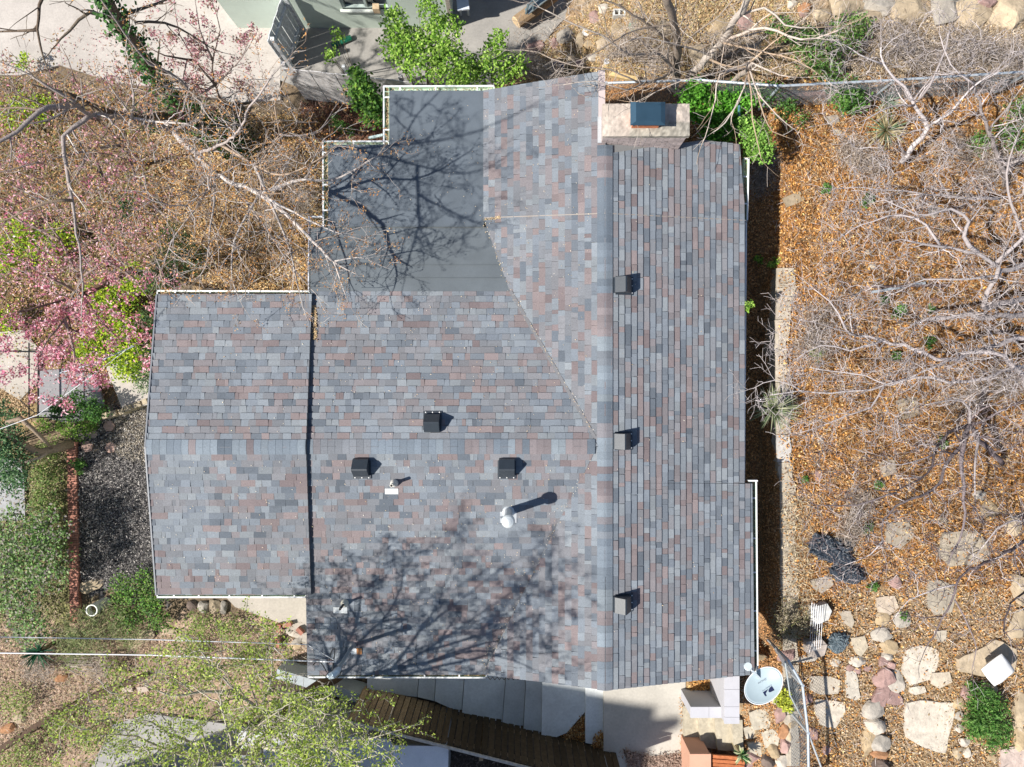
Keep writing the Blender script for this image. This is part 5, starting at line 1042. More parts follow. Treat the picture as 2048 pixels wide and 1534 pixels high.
# --- right side trees
GR = [(.46, .41, .405), (.39, .345, .34), (.53, .48, .475), (.31, .27, .26)]
def right(seed, limbs, label, loc, dens=(3.4, 5.5, 7), lens=(.75, .46, .26), maxd=3, barks=GR, pd=2.4, zlim=(3.0, 5.2), fill=None, **kw):
    T = Tree(seed, barks, flat=.6, dens=dens, lens=lens, rmin=.0042, wander=.24, spread=(30, 70), zlim=zlim, segs=5, **kw)
    for L in limbs:
        pts, r0, r1 = L[:3]; T.limb(pts, r0, r1, maxd, dens=L[3] if len(L) > 3 else pd, jit=.05)
    if fill: T.fill(fill[0], fill[1], fill[2], maxd=3, dens=fill[3] if len(fill) > 3 else 5.5)
    return T.build('bare_tree', W(*loc), label), T
RT = []
RT.append(right(11, [([(1802, 326, 2.8), (1830, 290, 3.2), (1853, 257, 3.6), (1829, 209, 4.0), (1808, 174, 4.3), (1768, 128, 4.6), (1762, 94, 4.8)], .065, .012),
    ([(1853, 257, 3.6), (1900, 225, 4.2), (1940, 180, 4.5), (1980, 150, 4.7)], .04, .01), ([(1829, 209, 4.0), (1860, 170, 4.5), (1890, 100, 4.9), (1900, 60, 5)], .03, .01),
    ([(1829, 209, 4.0), (1780, 215, 4.4), (1730, 240, 4.6)], .028, .008), ([(1768, 128, 4.6), (1720, 110, 4.8), (1690, 90, 4.9)], .02, .007)],
    'bare shrubby tree with a pale leaning trunk just below the top chain link fence', (1802, 326, 2.5), fill=([(1640, 40), (1900, 20), (1940, 200), (1900, 380), (1700, 390), (1640, 240)], 200, 4.3, 6)))
RT.append(right(12, [([(2011, 372, 2.8), (2004, 330, 3.3), (1990, 290, 3.6), (1976, 262, 3.9), (1960, 203, 4.3), (1950, 171, 4.5), (1982, 145, 4.7), (2030, 110, 4.9)], .06, .014),
    ([(2004, 330, 3.3), (2048, 315, 4.0), (2090, 290, 4.3)], .05, .02), ([(1995, 399, 3.4), (1900, 392, 3.8), (1848, 388, 4.0), (1754, 377, 4.2), (1687, 377, 4.3)], .04, .01, 3.4),
    ([(1976, 262, 3.9), (2010, 220, 4.5), (2040, 180, 4.8)], .03, .01), ([(1848, 388, 4.0), (1790, 420, 4.3), (1730, 430, 4.4)], .025, .008), ([(1950, 171, 4.5), (1900, 130, 4.8), (1880, 70, 5.0)], .022, .008)],
    'bare tree with twin trunks rising at the upper right edge of the litter', (2011, 372, 2.6), fill=([(1880, 40), (2090, 40), (2090, 420), (1680, 450), (1640, 340), (1880, 300)], 240, 4.3, 6)))
RT.append(right(13, [([(2090, 590, 2.9), (2046, 596, 3.4), (1982, 613, 3.8), (1968, 607, 4.0), (1992, 551, 4.4), (1987, 530, 4.5), (1955, 508, 4.7), (1880, 490, 4.8), (1810, 480, 4.9)], .085, .016, 2.8),
    ([(2080, 530, 3.6), (2046, 532, 3.8), (2003, 545, 4.2), (1990, 560, 4.4)], .07, .04), ([(2090, 632, 3.0), (2040, 631, 3.4), (1982, 634, 3.7), (1917, 631, 3.8), (1869, 637, 3.7)], .07, .045, 1.2),
    ([(1955, 508, 4.7), (1930, 470, 4.8), (1939, 440, 4.9), (1900, 420, 5), (1830, 430, 5), (1770, 400, 5)], .05, .01), ([(1880, 490, 4.8), (1850, 450, 4.9), (1800, 430, 4.9), (1720, 450, 4.9), (1690, 470, 4.9)], .028, .008),
    ([(1987, 530, 4.5), (2040, 480, 4.8), (2080, 440, 5)], .05, .02), ([(1992, 551, 4.4), (1930, 560, 4.6), (1850, 560, 4.7), (1780, 590, 4.7)], .03, .009, 2.8), ([(2060, 500, 4.4), (2030, 430, 4.8), (2010, 350, 5), (2040, 260, 5.1)], .045, .012, 2.6)],
    'largest bare grey tree with thick pale limbs entering from the right edge', (2090, 600, 2.7), fill=([(1640, 400), (2090, 330), (2090, 640), (1750, 650), (1640, 560)], 380, 4.5, 6.5)))
RT.append(right(14, [([(2120, 660, 3.0), (2048, 674, 3.5), (1968, 696, 4.0), (1901, 720, 4.4), (1848, 706, 4.5), (1767, 680, 4.6), (1714, 671, 4.7), (1685, 650, 4.8), (1660, 607, 4.9), (1628, 578, 5.0)], .075, .010, 3),
    ([(2060, 780, 3.6), (2043, 749, 3.9), (2008, 714, 4.2), (1955, 704, 4.3)], .065, .04), ([(1767, 680, 4.6), (1700, 700, 4.7), (1640, 690, 4.8), (1590, 720, 4.9)], .028, .007, 3.4), ([(1714, 671, 4.7), (1650, 650, 4.8), (1600, 640, 4.9)], .022, .006, 3.4),
    ([(1901, 720, 4.4), (1850, 740, 4.6), (1780, 770, 4.7), (1730, 750, 4.8), (1680, 745, 4.8), (1620, 735, 4.9)], .022, .007, 3.4)],
    'bare tree whose long grey limb runs left toward the retaining wall', (2120, 665, 2.7), fill=([(1560, 560), (1760, 600), (2090, 640), (2090, 790), (1600, 760), (1520, 690)], 320, 4.6, 6.5)))
RT.append(right(15, [([(2110, 720, 3.1), (2020, 740, 3.8), (1917, 765, 4.2), (1821, 752, 4.4), (1767, 773, 4.5), (1714, 782, 4.6), (1660, 787, 4.7), (1600, 778, 4.8), (1540, 790, 4.8)], .055, .008, 3),
    ([(1767, 773, 4.5), (1740, 815, 4.6), (1690, 832, 4.7), (1650, 850, 4.7), (1600, 865, 4.8)], .022, .006, 3), ([(1600, 778, 4.8), (1550, 760, 4.8), (1510, 775, 4.8)], .012, .005, 4)],
    'bare tree with a slender limb reaching the yucca by the wall', (2110, 725, 2.8), fill=([(1510, 740), (2090, 740), (2090, 860), (1850, 900), (1580, 880), (1500, 800)], 240, 4.6, 6.5)))
DK = [(.10, .08, .085), (.14, .11, .115), (.20, .165, .17)]
RT.append(right(16, [([(2008, 926, 2.9), (1985, 905, 3.2), (1960, 880, 3.6), (1940, 850, 4.0)], .06, .045, 1), ([(1940, 850, 4.0), (1928, 870, 4.2), (1925, 920, 4.5), (1925, 974, 4.6), (1928, 1027, 4.7), (1920, 1081, 4.8), (1901, 1116, 4.8)], .055, .012, 2.6),
    ([(1940, 850, 4.0), (1901, 862, 4.2), (1866, 910, 4.4), (1858, 947, 4.5), (1794, 982, 4.7), (1748, 980, 4.8)], .045, .009, 2.6), ([(1928, 890, 4.3), (1901, 910, 4.4), (1880, 966, 4.6), (1848, 990, 4.7), (1794, 1011, 4.8), (1768, 1041, 4.8), (1765, 1085, 4.8)], .045, .010, 2.4),
    ([(1794, 985, 4.8), (1714, 1009, 4.8), (1650, 1011, 4.8), (1625, 1008, 4.8)], .022, .006, 2.4), ([(1765, 1080, 4.8), (1740, 1110, 4.8), (1690, 1130, 4.8)], .018, .006, 3), ([(1955, 867, 4.1), (1952, 930, 4.5), (1950, 990, 4.7)], .035, .014, 2.5), ([(1940, 850, 4.0), (1935, 810, 4.4), (1900, 800, 4.6), (1850, 810, 4.7)], .035, .01, 2.6),
    ([(1940, 850, 4.0), (1990, 830, 4.4), (2050, 800, 4.6)], .04, .015, 2.6), ([(1866, 910, 4.4), (1800, 930, 4.6), (1765, 920, 4.7)], .018, .006, 2.6)],
    'dark limbed bare tree spreading over the flagstones at middle right', (2008, 926, 2.7), barks=DK+GR[:2], lens=(.7, .42, .24), fill=([(1600, 880), (2090, 840), (2090, 1140), (1900, 1180), (1640, 1170), (1590, 1030)], 400, 4.7, 6)))
RT.append(right(17, [([(2100, 1060, 3.2), (2000, 1110, 4.2), (1940, 1140, 4.7), (1909, 1169, 4.9), (1907, 1203, 4.9), (1885, 1233, 4.9), (1869, 1273, 4.9), (1850, 1300, 4.9)], .05, .008, 1.8),
    ([(1911, 1200, 4.9), (1941, 1262, 4.9), (1952, 1295, 4.9), (1944, 1338, 4.9)], .018, .006, 2.0), ([(1885, 1233, 4.9), (1850, 1235, 4.9), (1800, 1230, 4.9)], .014, .005, 2), ([(1909, 1169, 4.9), (1870, 1180, 4.9), (1820, 1200, 4.9), (1790, 1235, 4.9)], .02, .006, 2),
    ([(2100, 1160, 3.4), (2048, 1185, 4.4), (2015, 1220, 4.7), (2010, 1262, 4.8), (2030, 1290, 4.8)], .035, .008, 2.2), ([(2100, 1060, 3.4), (2030, 1040, 4.4), (1990, 1060, 4.7), (1960, 1100, 4.8)], .035, .01, 3)],
    'bare tree with dark twigs drawn across the pale flagstones at lower right', (2100, 1060, 2.9), dens=(2.4, 3.4, 4), barks=DK+GR[:1], lens=(.6, .36, .22), fill=([(1800, 1100), (2090, 1060), (2090, 1290), (1960, 1330), (1800, 1280)], 70, 4.8, 4.5)))

# --- leafing tree, lower left
YG = [(.30, .40, .06), (.38, .48, .07), (.20, .30, .05), (.44, .50, .13)]
T = Tree(21, [(.46, .42, .34), (.38, .34, .26), (.50, .46, .40)], flat=.45, dens=(2.6, 3.4, 4.2), lens=(1.15, .62, .36), rmin=.0042, wander=.16, up=.05)
T.trunk.append(([Vector(W(*q)) for q in ((700, 1325, 0), (672, 1352, 1.2), (640, 1372, 1.9), (602, 1396, 2.6), (560, 1440, 3.6), (520, 1490, 4.5))], [.2, .17, .15, .13, .11, .1], np.array((.13, .08, .045))))
for q, r0, r1, d in (([(520, 1490, 4.5), (552, 1470, 5.0), (610, 1489, 5.5), (662, 1496, 5.9), (698, 1520, 6.2), (760, 1560, 6.5)], .06, .012, 2.4), ([(610, 1489, 5.5), (683, 1481, 5.9), (735, 1478, 6.1), (790, 1462, 6.2)], .035, .008, 2.6),
    ([(520, 1490, 4.5), (440, 1520, 5.2), (365, 1510, 5.7), (323, 1494, 6.0), (274, 1473, 6.2), (210, 1470, 6.4)], .06, .01, 2.4), ([(440, 1520, 5.2), (390, 1490, 5.8), (339, 1468, 6.1), (300, 1444, 6.3), (250, 1439, 6.4)], .04, .008, 2.4),
    ([(560, 1440, 3.6), (520, 1420, 4.8), (470, 1380, 5.6), (430, 1340, 6.0), (400, 1300, 6.2)], .05, .010, 2.6), ([(520, 1420, 4.8), (540, 1370, 5.6), (545, 1320, 5.9), (530, 1280, 6.1)], .035, .008, 2.4),
    ([(470, 1380, 5.6), (400, 1385, 6.0), (340, 1390, 6.3), (290, 1370, 6.4)], .035, .008, 2.6), ([(520, 1490, 4.5), (500, 1540, 5.6), (440, 1590, 6.4), (380, 1640, 7.0)], .06, .02, 2.4), ([(500, 1540, 5.6), (560, 1590, 6.6), (620, 1620, 7.2), (700, 1640, 7.6)], .05, .012, 2.6),
    ([(500, 1540, 5.6), (470, 1500, 6.6), (450, 1440, 7.2), (440, 1390, 7.5)], .045, .010, 2.6), ([(520, 1490, 4.5), (560, 1500, 6.0), (600, 1470, 6.9), (640, 1450, 7.3)], .04, .010, 2.4), ([(440, 1520, 5.2), (330, 1560, 6.4), (230, 1570, 7.0), (150, 1560, 7.2)], .05, .01, 2.4),
    ([(560, 1500, 6.0), (610, 1540, 7.0), (660, 1540, 7.6)], .035, .01, 2.6), ([(470, 1500, 6.6), (520, 1450, 7.4), (560, 1420, 7.8)], .03, .008, 2.6)):
    T.limb(q, r0, r1, 3, dens=d)
T.fill([(120, 1420), (240, 1300), (520, 1260), (780, 1370), (800, 1600), (100, 1640)], 190, 6.4, r0=.013, dens=3.4, zj=.5); T.fill([(330, 1300), (620, 1330), (760, 1500), (700, 1640), (300, 1620)], 50, 7.6, r0=.013, dens=3.4, zj=.4); T.fill([(560, 1400), (770, 1450), (770, 1600), (560, 1640)], 60, 7.8, r0=.013, dens=3.4, zj=.3)
lt = T.build('leafing_tree', W(690, 1340, 0), 'spring tree with yellow green leaflets and a leaning brown trunk beside the lower gutter')
mb = MB(); N = 21000; P = jitter(T.tips, N, .04); kk = F/(CAMZ-P[:, 2]); P = P[~((P[:, 0]*kk+1024 > 585) & (767-P[:, 1]*kk < 1372))]; leaf_quads(mb, P, .048, pick(YG, len(P), .25), .5, .35); mb.build('leaves', 'leaf', lt)

# --- pink blossom trees
PK = [(.90, .66, .70), (.88, .46, .56), (.80, .30, .42), (.66, .20, .32), (.74, .40, .46), (.55, .16, .25), (.80, .55, .57), (.45, .20, .17), (.62, .34, .36)]
T = Tree(31, [(.20, .14, .12), (.28, .21, .19)], flat=.5, dens=(3, 4, 5), lens=(.85, .5, .3), rmin=.0042)
for q in ([(165, 590, 1.8), (160, 560, 2.4), (210, 520, 3.0), (240, 480, 3.3), (260, 430, 3.4)], [(165, 590, 1.8), (110, 560, 2.6), (40, 520, 3.1), (-20, 500, 3.3)], [(165, 590, 1.8), (130, 640, 2.8), (90, 690, 3.2), (70, 740, 3.3)], [(165, 590, 1.8), (200, 640, 2.8), (240, 680, 3.1), (290, 690, 3.2)],
          [(165, 590, 1.8), (90, 610, 2.7), (20, 630, 3.1), (-40, 660, 3.3)], [(160, 560, 2.4), (120, 480, 3.1), (80, 420, 3.4), (60, 360, 3.5)], [(210, 520, 3.0), (270, 560, 3.2), (300, 600, 3.3)], [(120, 480, 3.1), (40, 440, 3.3), (-20, 400, 3.4)], [(130, 640, 2.8), (150, 720, 3.1), (135, 775, 3.2)]):
    T.limb(q, .04, .010, 3, dens=2.2)
T.trunk.append(([Vector(W(*q)) for q in ((330, 560, 0), (260, 540, 1.0), (165, 590, 1.8))], [.1, .09, .07], np.array((.14, .09, .06))))
T.fill([(-40, 300), (250, 320), (320, 600), (300, 740), (120, 790), (-40, 700)], 60, 3.3, r0=.010, dens=3.4)
pt = T.build('blossom_tree', W(200, 640, 0), 'pink flowering tree left of the house', 'tree')
zt_ = np.array([tuple(q) for q, _ in T.tips]); mb = MB(); N = 14000
P = jitter(T.tips, N, .06); P = P[RNG.uniform(0, 1, N) < np.clip(1.15-(P[:, 1]+.2)*.28-(P[:, 0]+13.5)*.02, .2, 1)]; leaf_quads(mb, P, .075, pick(PK, len(P), .16), .5, .3, cup=.15)
mb.build('blossom', 'leaf', pt)
T = Tree(32, [(.20, .14, .12), (.30, .24, .22)], flat=.4, dens=(3, 4, 5), lens=(.7, .42, .28), rmin=.004)
for q in ([(450, 215, 0), (430, 170, 1.6), (425, 120, 2.6), (440, 60, 3.4), (430, 20, 3.7)], [(430, 170, 1.6), (390, 120, 2.8), (360, 70, 3.4), (350, 20, 3.6)], [(430, 170, 1.6), (470, 130, 2.8), (500, 90, 3.2)], [(390, 120, 2.8), (330, 110, 3.4), (290, 90, 3.6)], [(430, 170, 1.6), (380, 200, 2.6), (320, 190, 3.2), (270, 180, 3.4)], [(425, 120, 2.6), (400, 60, 3.4), (390, 0, 3.8)]):
    T.limb(q, .035, .008, 3, dens=2.4)
pt = T.build('blossom_tree', W(450, 215, 0), 'slender dusky pink flowering tree in front of the mint green wall', 'tree'); mb = MB(); N = 3600
P = jitter(T.tips, N, .045); leaf_quads(mb, P, .062, pick([(.50, .22, .26), (.36, .17, .17), (.58, .34, .36), (.30, .20, .12)], N), .5, .3); mb.build('blossom', 'leaf', pt)
T = Tree(33, [(.22, .16, .14), (.36, .30, .28)], flat=.4, dens=(2.6, 3.4, 4), lens=(.9, .5, .3), rmin=.004)
for q in ([(290, 330, 0), (250, 290, 1.6), (200, 240, 2.8), (160, 180, 3.6), (140, 130, 4)], [(250, 290, 1.6), (180, 300, 2.8), (100, 320, 3.4), (20, 340, 3.8), (-40, 350, 4)], [(250, 290, 1.6), (250, 220, 3.0), (290, 150, 3.8)], [(180, 300, 2.8), (130, 380, 3.4), (60, 400, 3.8)], [(200, 240, 2.8), (110, 220, 3.8), (40, 190, 4.2), (-20, 170, 4.4)], [(250, 290, 1.6), (280, 370, 2.8), (320, 420, 3.2)], [(180, 300, 2.8), (220, 380, 3.2), (240, 440, 3.4)]):
    T.limb(q, .045, .009, 3, dens=2.3)
T.fill([(-40, 130), (300, 130), (360, 300), (340, 560), (-40, 560)], 190, 3.8, r0=.011, dens=3.4)
pt = T.build('blossom_tree', W(290, 330, 0), 'sparsely flowering tangled tree between the pale driveway and the pink one', 'tree'); mb = MB(); N = 5200
P = jitter(T.tips, N, .06); leaf_quads(mb, P, .062, pick([(.55, .25, .31), (.36, .19, .12), (.62, .38, .40), (.42, .24, .10), (.30, .24, .10)], N), .5, .3); mb.build('blossom', 'leaf', pt)

# ================================================================== SHRUBS
def shrub(name, label, lobes, N, size, pal, stems=22, stemcol=(.28, .22, .15), cat='shrub', aspect=.6, up=.45, clump=.07, nclump=26, flat=.75, matl='leaf', var=.25, group=None, base=None, seed=1, wild=.12):
    """lobes: (px, py, z, radius)"""
    rnd = random.Random(seed); r2 = np.random.default_rng(seed+100)
    b = np.array(Wg(*(base or lobes[0][:2]))); t = thing(name, b, label, cat, group); tot = sum(l[3]**2 for l in lobes); C = []; lines = []
    for (x, y, z, rad) in lobes:
        c = np.array(W(x, y, z)); k = max(4, int(nclump*len(lobes)*rad**2/tot)); u = r2.normal(size=(k, 3)); u /= np.linalg.norm(u, axis=1, keepdims=True); u[:, 2] = np.abs(u[:, 2])*1.0-.25
        q = c+u*rad*(r2.uniform(.15, 1.0, (k, 1))**.55)*np.array((1, 1, flat)); C.append(np.hstack([q, np.full((k, 1), rad)]))
    C = np.vstack(C); gz = g(C[:, 0], C[:, 1]); C[:, 2] = np.maximum(C[:, 2], gz+.04)
    for i in r2.choice(len(C), min(stems, len(C)), replace=False):
        e = Vector(C[i, :3]); s_ = Vector((b[0]+(e.x-b[0])*.35, b[1]+(e.y-b[1])*.35, float(g(b[0], b[1])))); m = s_.lerp(e, .5)+Vector((rnd.gauss(0, .04), rnd.gauss(0, .04), .05)); lines.append(([tuple(s_), tuple(s_.lerp(m, .5)), tuple(m), tuple(m.lerp(e, .5)), tuple(e)], .010, .004, np.array(stemcol)*rnd.uniform(.8, 1.2)))
    mb = MB(); batch_tubes(mb, lines, 4); mb.build('stems', 'bark', t, smooth=True)
    k = r2.integers(0, len(C), N); tone = r2.uniform(1-var, 1+var, len(C))
    P = C[k, :3]+r2.normal(size=(N, 3))*clump; P[:, 2] = np.maximum(P[:, 2], g(P[:, 0], P[:, 1])+.01)
    mb = MB(); leaf_quads(mb, P, size, np.clip(pick(pal, N, .15)*tone[k][:, None], .004, .8), aspect, up); mb.build('leaves', matl, t); return t
BR = [(.17, .33, .035), (.25, .43, .055), (.09, .20, .02), (.36, .52, .11)]
GN = [(.07, .18, .03), (.11, .24, .045), (.04, .12, .02), (.16, .30, .07)]
OL = [(.14, .20, .05), (.20, .27, .08), (.09, .14, .04)]
JU = [(.05, .12, .045), (.08, .18, .06), (.03, .08, .03), (.12, .22, .09)]
shrub('green_shrub', 'tall bright green shrub rising over the white gutter by the dark flat roof', [(840, 110, 2.9, .62), (890, 60, 3.4, .42), (800, 90, 3.0, .5), (900, 130, 2.8, .55), (860, 20, 3.7, .3), (940, 150, 2.3, .45), (790, 40, 3.3, .3)], 5600, .07, BR, 60, nclump=330, clump=.045, base=(850, 190), seed=3, flat=.9)
shrub('green_shrub', 'airy bright green shrub above the gutter end by the gable roof', [(985, 110, 2.6, .38), (1000, 80, 2.8, .26), (1030, 130, 2.3, .32), (1005, 150, 2.2, .35)], 1300, .07, BR, 24, nclump=90, clump=.05, base=(1000, 170), seed=4)
shrub('green_shrub', 'rich green shrub filling the corner left of the flat roof gutter', [(735, 200, 2.1, .42), (720, 175, 2.3, .34), (748, 230, 1.8, .3), (715, 150, 2.5, .2)], 1700, .085, GN+BR[:1], 22, nclump=80, clump=.06, base=(735, 235), seed=5)
shrub('green_shrub', 'two small leafy sprigs standing over the green bottle', [(678, 75, 2.6, .10), (663, 112, 2.6, .16), (670, 62, 2.7, .07)], 260, .06, BR, 6, nclump=14, clump=.05, base=(700, 140), seed=6)
shrub('green_shrub', 'broad deep green shrub right beside the chimney', [(1400, 210, 2.6, .52), (1440, 240, 2.5, .55), (1470, 200, 2.6, .42), (1390, 185, 2.9, .3), (1500, 190, 2.6, .3), (1420, 280, 2.4, .28)], 5200, .075, [(.07, .24, .015), (.11, .34, .03), (.04, .14, .01), (.17, .44, .05)], 40, nclump=170, clump=.06, base=(1430, 240), seed=7)
shrub('green_shrub', 'rounded pale green bush overhanging the top of the right gutter', [(1508, 270, 3.5, .36), (1520, 300, 3.4, .3), (1495, 250, 3.6, .22)], 1700, .06, [(.20, .38, .06), (.28, .48, .10), (.12, .26, .04)], 22, nclump=80, clump=.045, base=(1520, 290), seed=8)
shrub('green_shrub', 'green clump just under the top fence rail at the kerb', [(1690, 190, 3.0, .34), (1710, 200, 2.9, .26)], 1300, .07, GN, 14, nclump=60, base=(1695, 200), seed=9)
shrub('green_shrub', 'wild green growth above the top fence beside the stone bank', [(1640, 110, 2.9, .55), (1690, 70, 3.0, .45), (1600, 80, 2.9, .38), (1720, 50, 3.0, .3), (1660, 145, 2.8, .3)], 2600, .06, GN+OL, 30, nclump=170, clump=.05, base=(1650, 120), seed=10)
shrub('green_shrub', 'low green weeds spilling over the fence left of the kerb', [(1540, 185, 2.8, .3), (1570, 215, 2.6, .28), (1560, 60, 2.8, .3), (1600, 240, 2.6, .16)], 900, .06, GN, 12, nclump=60, base=(1555, 200), seed=11)
shrub('green_shrub', 'green patch in the twigs at the upper right edge', [(2020, 270, 2.9, .4), (1960, 285, 2.8, .28), (2040, 220, 2.9, .3)], 1100, .06, GN+OL[:1], 16, nclump=70, base=(2010, 270), seed=12)
for i, (x, y, r_, n_, lb) in enumerate(((1800, 625, .17, 330, 'dark green weed tuft below the pale metal bar'), (1768, 602, .11, 120, 'small weed tuft touching the pale metal bar'), (1864, 618, .08, 70, 'tiny weed at the end of the whitish limb'), (1790, 712, .11, 110, 'weed tuft left of the long grey limb'), (1858, 685, .14, 130, 'weed patch just above the long grey limb'), (1630, 708, .2, 260, 'yellow green weed patch close to the retaining wall'),
    (1735, 405, .2, 180, 'thin weeds under the uppermost horizontal limb'), (1650, 375, .13, 120, 'blue green weed left of the uppermost limb'), (1518, 520, .10, 90, 'pale green seedling in the dark strip beside the gutter'), (1547, 525, .13, 130, 'larger pale green seedling at the head of the retaining wall'), (1493, 612, .15, 170, 'bright green sprig poking over the right gutter'), (1885, 885, .13, 110, 'green weed among the dark branches'), (1735, 1055, .16, 140, 'weed patch between black bags and branches'), (1757, 970, .1, 80, 'weed tuft left of the dark lower branches'), (1750, 1175, .12, 110, 'green sprout beside the pink rock above the rubble'), (1610, 960, .07, 50, 'tiny weed beside the retaining wall grass'), (1945, 1370, .16, 160, 'green weeds just above the round buff rock'), (1805, 1235, .1, 60, 'thin weed left of the boulder with the sack'))):
    shrub('weed_tuft', lb, [(x, y, float(Wg(x, y)[2])+(.1 if x != 1493 else 2.0), r_)], n_, .055, (GN if i not in (5, 8, 9, 10) else BR), 5, cat='weed', nclump=14, clump=.03, seed=60+i, group='weeds scattered in the litter')
shrub('green_shrub', 'dense low green shrub ringed by rocks at the lower right', [(1975, 1430, 2.9, .5), (1965, 1400, 2.85, .38), (1995, 1470, 2.8, .38), (1950, 1455, 2.75, .3)], 3600, .085, GN, 34, nclump=170, clump=.05, aspect=.28, base=(1970, 1440), seed=13, flat=.5, up=.3)
shrub('succulent', 'yellow green succulent clump beneath the satellite dish', [(1563, 1395, 2.65, .2), (1572, 1412, 2.6, .16)], 420, .07, [(.42, .46, .04), (.50, .52, .08), (.28, .34, .04)], 6, nclump=30, clump=.035, base=(1566, 1400), seed=14, cat='plant')
shrub('dry_shrub', 'grey brown twiggy dry shrub in the strip above the satellite dish', [(1575, 1240, 2.5, .5), (1555, 1265, 2.4, .4), (1600, 1255, 2.6, .35)], 2200, .07, [(.30, .25, .17), (.36, .31, .22), (.22, .19, .12), (.20, .20, .08)], 60, nclump=150, clump=.07, aspect=.18, base=(1575, 1260), seed=15, up=.2, matl='litter')
shrub('green_shrub', 'leafy shrub with pale mauve undertones at the left edge', [(40, 1070, 1.2, .8), (90, 1130, 1.1, .7), (30, 1180, 1.0, .7), (100, 1060, 1.2, .5), (60, 1250, .9, .6), (0, 1120, 1.1, .6)], 5600, .075, [(.13, .25, .06), (.20, .34, .10), (.28, .36, .18), (.30, .26, .24), (.08, .15, .04)], 50, nclump=230, clump=.08, base=(50, 1140), seed=16, flat=.6)
shrub('green_shrub', 'fresh green low shrub right of the white planter tube', [(250, 1180, .5, .45), (300, 1200, .5, .42), (255, 1235, .4, .4), (290, 1160, .5, .3), (320, 1240, .35, .3)], 2600, .06, GN+BR[:1]+OL, 30, nclump=150, clump=.06, base=(270, 1205), seed=17, flat=.5)
shrub('ornamental_grass', 'arching olive grass clump crossed by the overhead cables', [(170, 1265, .5, .7), (230, 1240, .4, .5), (150, 1300, .4, .5), (260, 1265, .3, .45)], 2600, .16, [(.20, .25, .09), (.28, .31, .13), (.34, .32, .18), (.13, .18, .06)], 40, nclump=150, clump=.1, aspect=.09, base=(175, 1270), seed=18, up=.45, cat='grass clump')
shrub('juniper', 'dark blue green conifer at the left edge beside the curved log', [(5, 850, 1.6, .6), (20, 930, 1.5, .55), (0, 890, 1.7, .5), (30, 960, 1.1, .4)], 4200, .06, [(.05, .13, .05), (.08, .18, .07), (.03, .08, .035), (.13, .24, .09)], 40, nclump=190, clump=.06, base=(0, 900), seed=19, cat='conifer')
shrub('juniper', 'soft green conifer fronds peeping past the left roof edge', [(300, 640, 1.9, .35), (300, 720, 1.8, .32), (296, 760, 1.7, .36), (305, 560, 2.0, .35), (312, 680, 1.8, .3)], 3200, .055, JU+OL[1:2], 34, nclump=170, clump=.06, aspect=.3, base=(330, 680), seed=20, cat='conifer')
shrub('juniper', 'dark green conifer under the bare branches at the top left roof corner', [(350, 490, 1.7, .5), (385, 520, 1.6, .45), (335, 540, 1.7, .45), (350, 460, 1.6, .3)], 2800, .06, [(.025, .07, .02), (.04, .10, .03), (.06, .13, .04)], 30, nclump=140, clump=.07, aspect=.3, base=(355, 510), seed=21, cat='conifer')
shrub('green_shrub', 'shaded mid green shrub at the foot of the black railing', [(150, 812, .9, .4), (190, 822, .9, .34), (120, 818, .8, .3)], 1900, .06, [(.05, .14, .02), (.08, .20, .03), (.03, .09, .02)], 24, nclump=100, clump=.05, base=(150, 820), seed=22)
shrub('green_shrub', 'lime tinted groundcover between paver and railing', [(160, 860, .25, .34), (185, 845, .25, .26), (130, 855, .2, .26), (85, 850, .2, .24)], 1000, .055, [(.16, .30, .04), (.24, .38, .06), (.10, .20, .03)], 12, nclump=60, clump=.05, base=(160, 858), seed=23, flat=.4)
shrub('green_shrub', 'mossy green strip of plants left of the brick edging', [(95, 950, .35, .36), (90, 1000, .4, .4), (100, 900, .35, .32), (80, 1050, .4, .34), (118, 1090, .3, .24)], 2200, .06, [(.16, .26, .05), (.22, .32, .08), (.10, .17, .04), (.28, .30, .12)], 20, nclump=110, clump=.07, base=(95, 970), seed=24, flat=.4)
shrub('green_shrub', 'small leafy weed on the mulch beside the top of the brick edging', [(158, 925, .2, .16), (162, 938, .2, .12)], 220, .06, GN, 4, nclump=14, clump=.04, base=(160, 930), seed=25)
YL = [(.34, .46, .02), (.44, .55, .03), (.24, .36, .02), (.12, .24, .02)]
shrub('groundcover', 'bright yellow green groundcover under the pink blossom beside the roof', [(230, 640, .5, .7), (260, 720, .5, .6), (210, 600, .5, .6), (270, 560, .5, .5), (180, 700, .5, .5), (250, 680, .5, .5)], 6500, .07, YL, 20, nclump=330, clump=.07, base=(230, 650), seed=26, flat=.35, cat='groundcover')
shrub('groundcover', 'yellow green groundcover patch at the far left among pink blossom', [(40, 480, .5, .65), (90, 500, .5, .5), (10, 520, .5, .5), (0, 640, .5, .4), (120, 470, .4, .4)], 3400, .07, YL, 16, nclump=180, clump=.07, base=(50, 490), seed=27, flat=.35, cat='groundcover')
shrub('groundcover', 'small lime patch below the long pale limb in the upper left', [(30, 225, .4, .5), (80, 215, .4, .35), (45, 125, .4, .25)], 1200, .065, YL, 10, nclump=70, clump=.06, base=(40, 225), seed=28, flat=.35, cat='groundcover')
shrub('dark_ivy', 'dark ivy mass in shade at the foot of the leaning trunk', [(420, 260, .7, .5), (470, 280, .6, .45), (380, 225, .8, .5), (300, 235, .7, .4), (250, 420, .6, .22), (262, 395, .6, .2)], 3000, .075, [(.02, .07, .015), (.035, .10, .02), (.015, .045, .012)], 16, nclump=140, clump=.08, base=(420, 260), seed=29, cat='ivy')
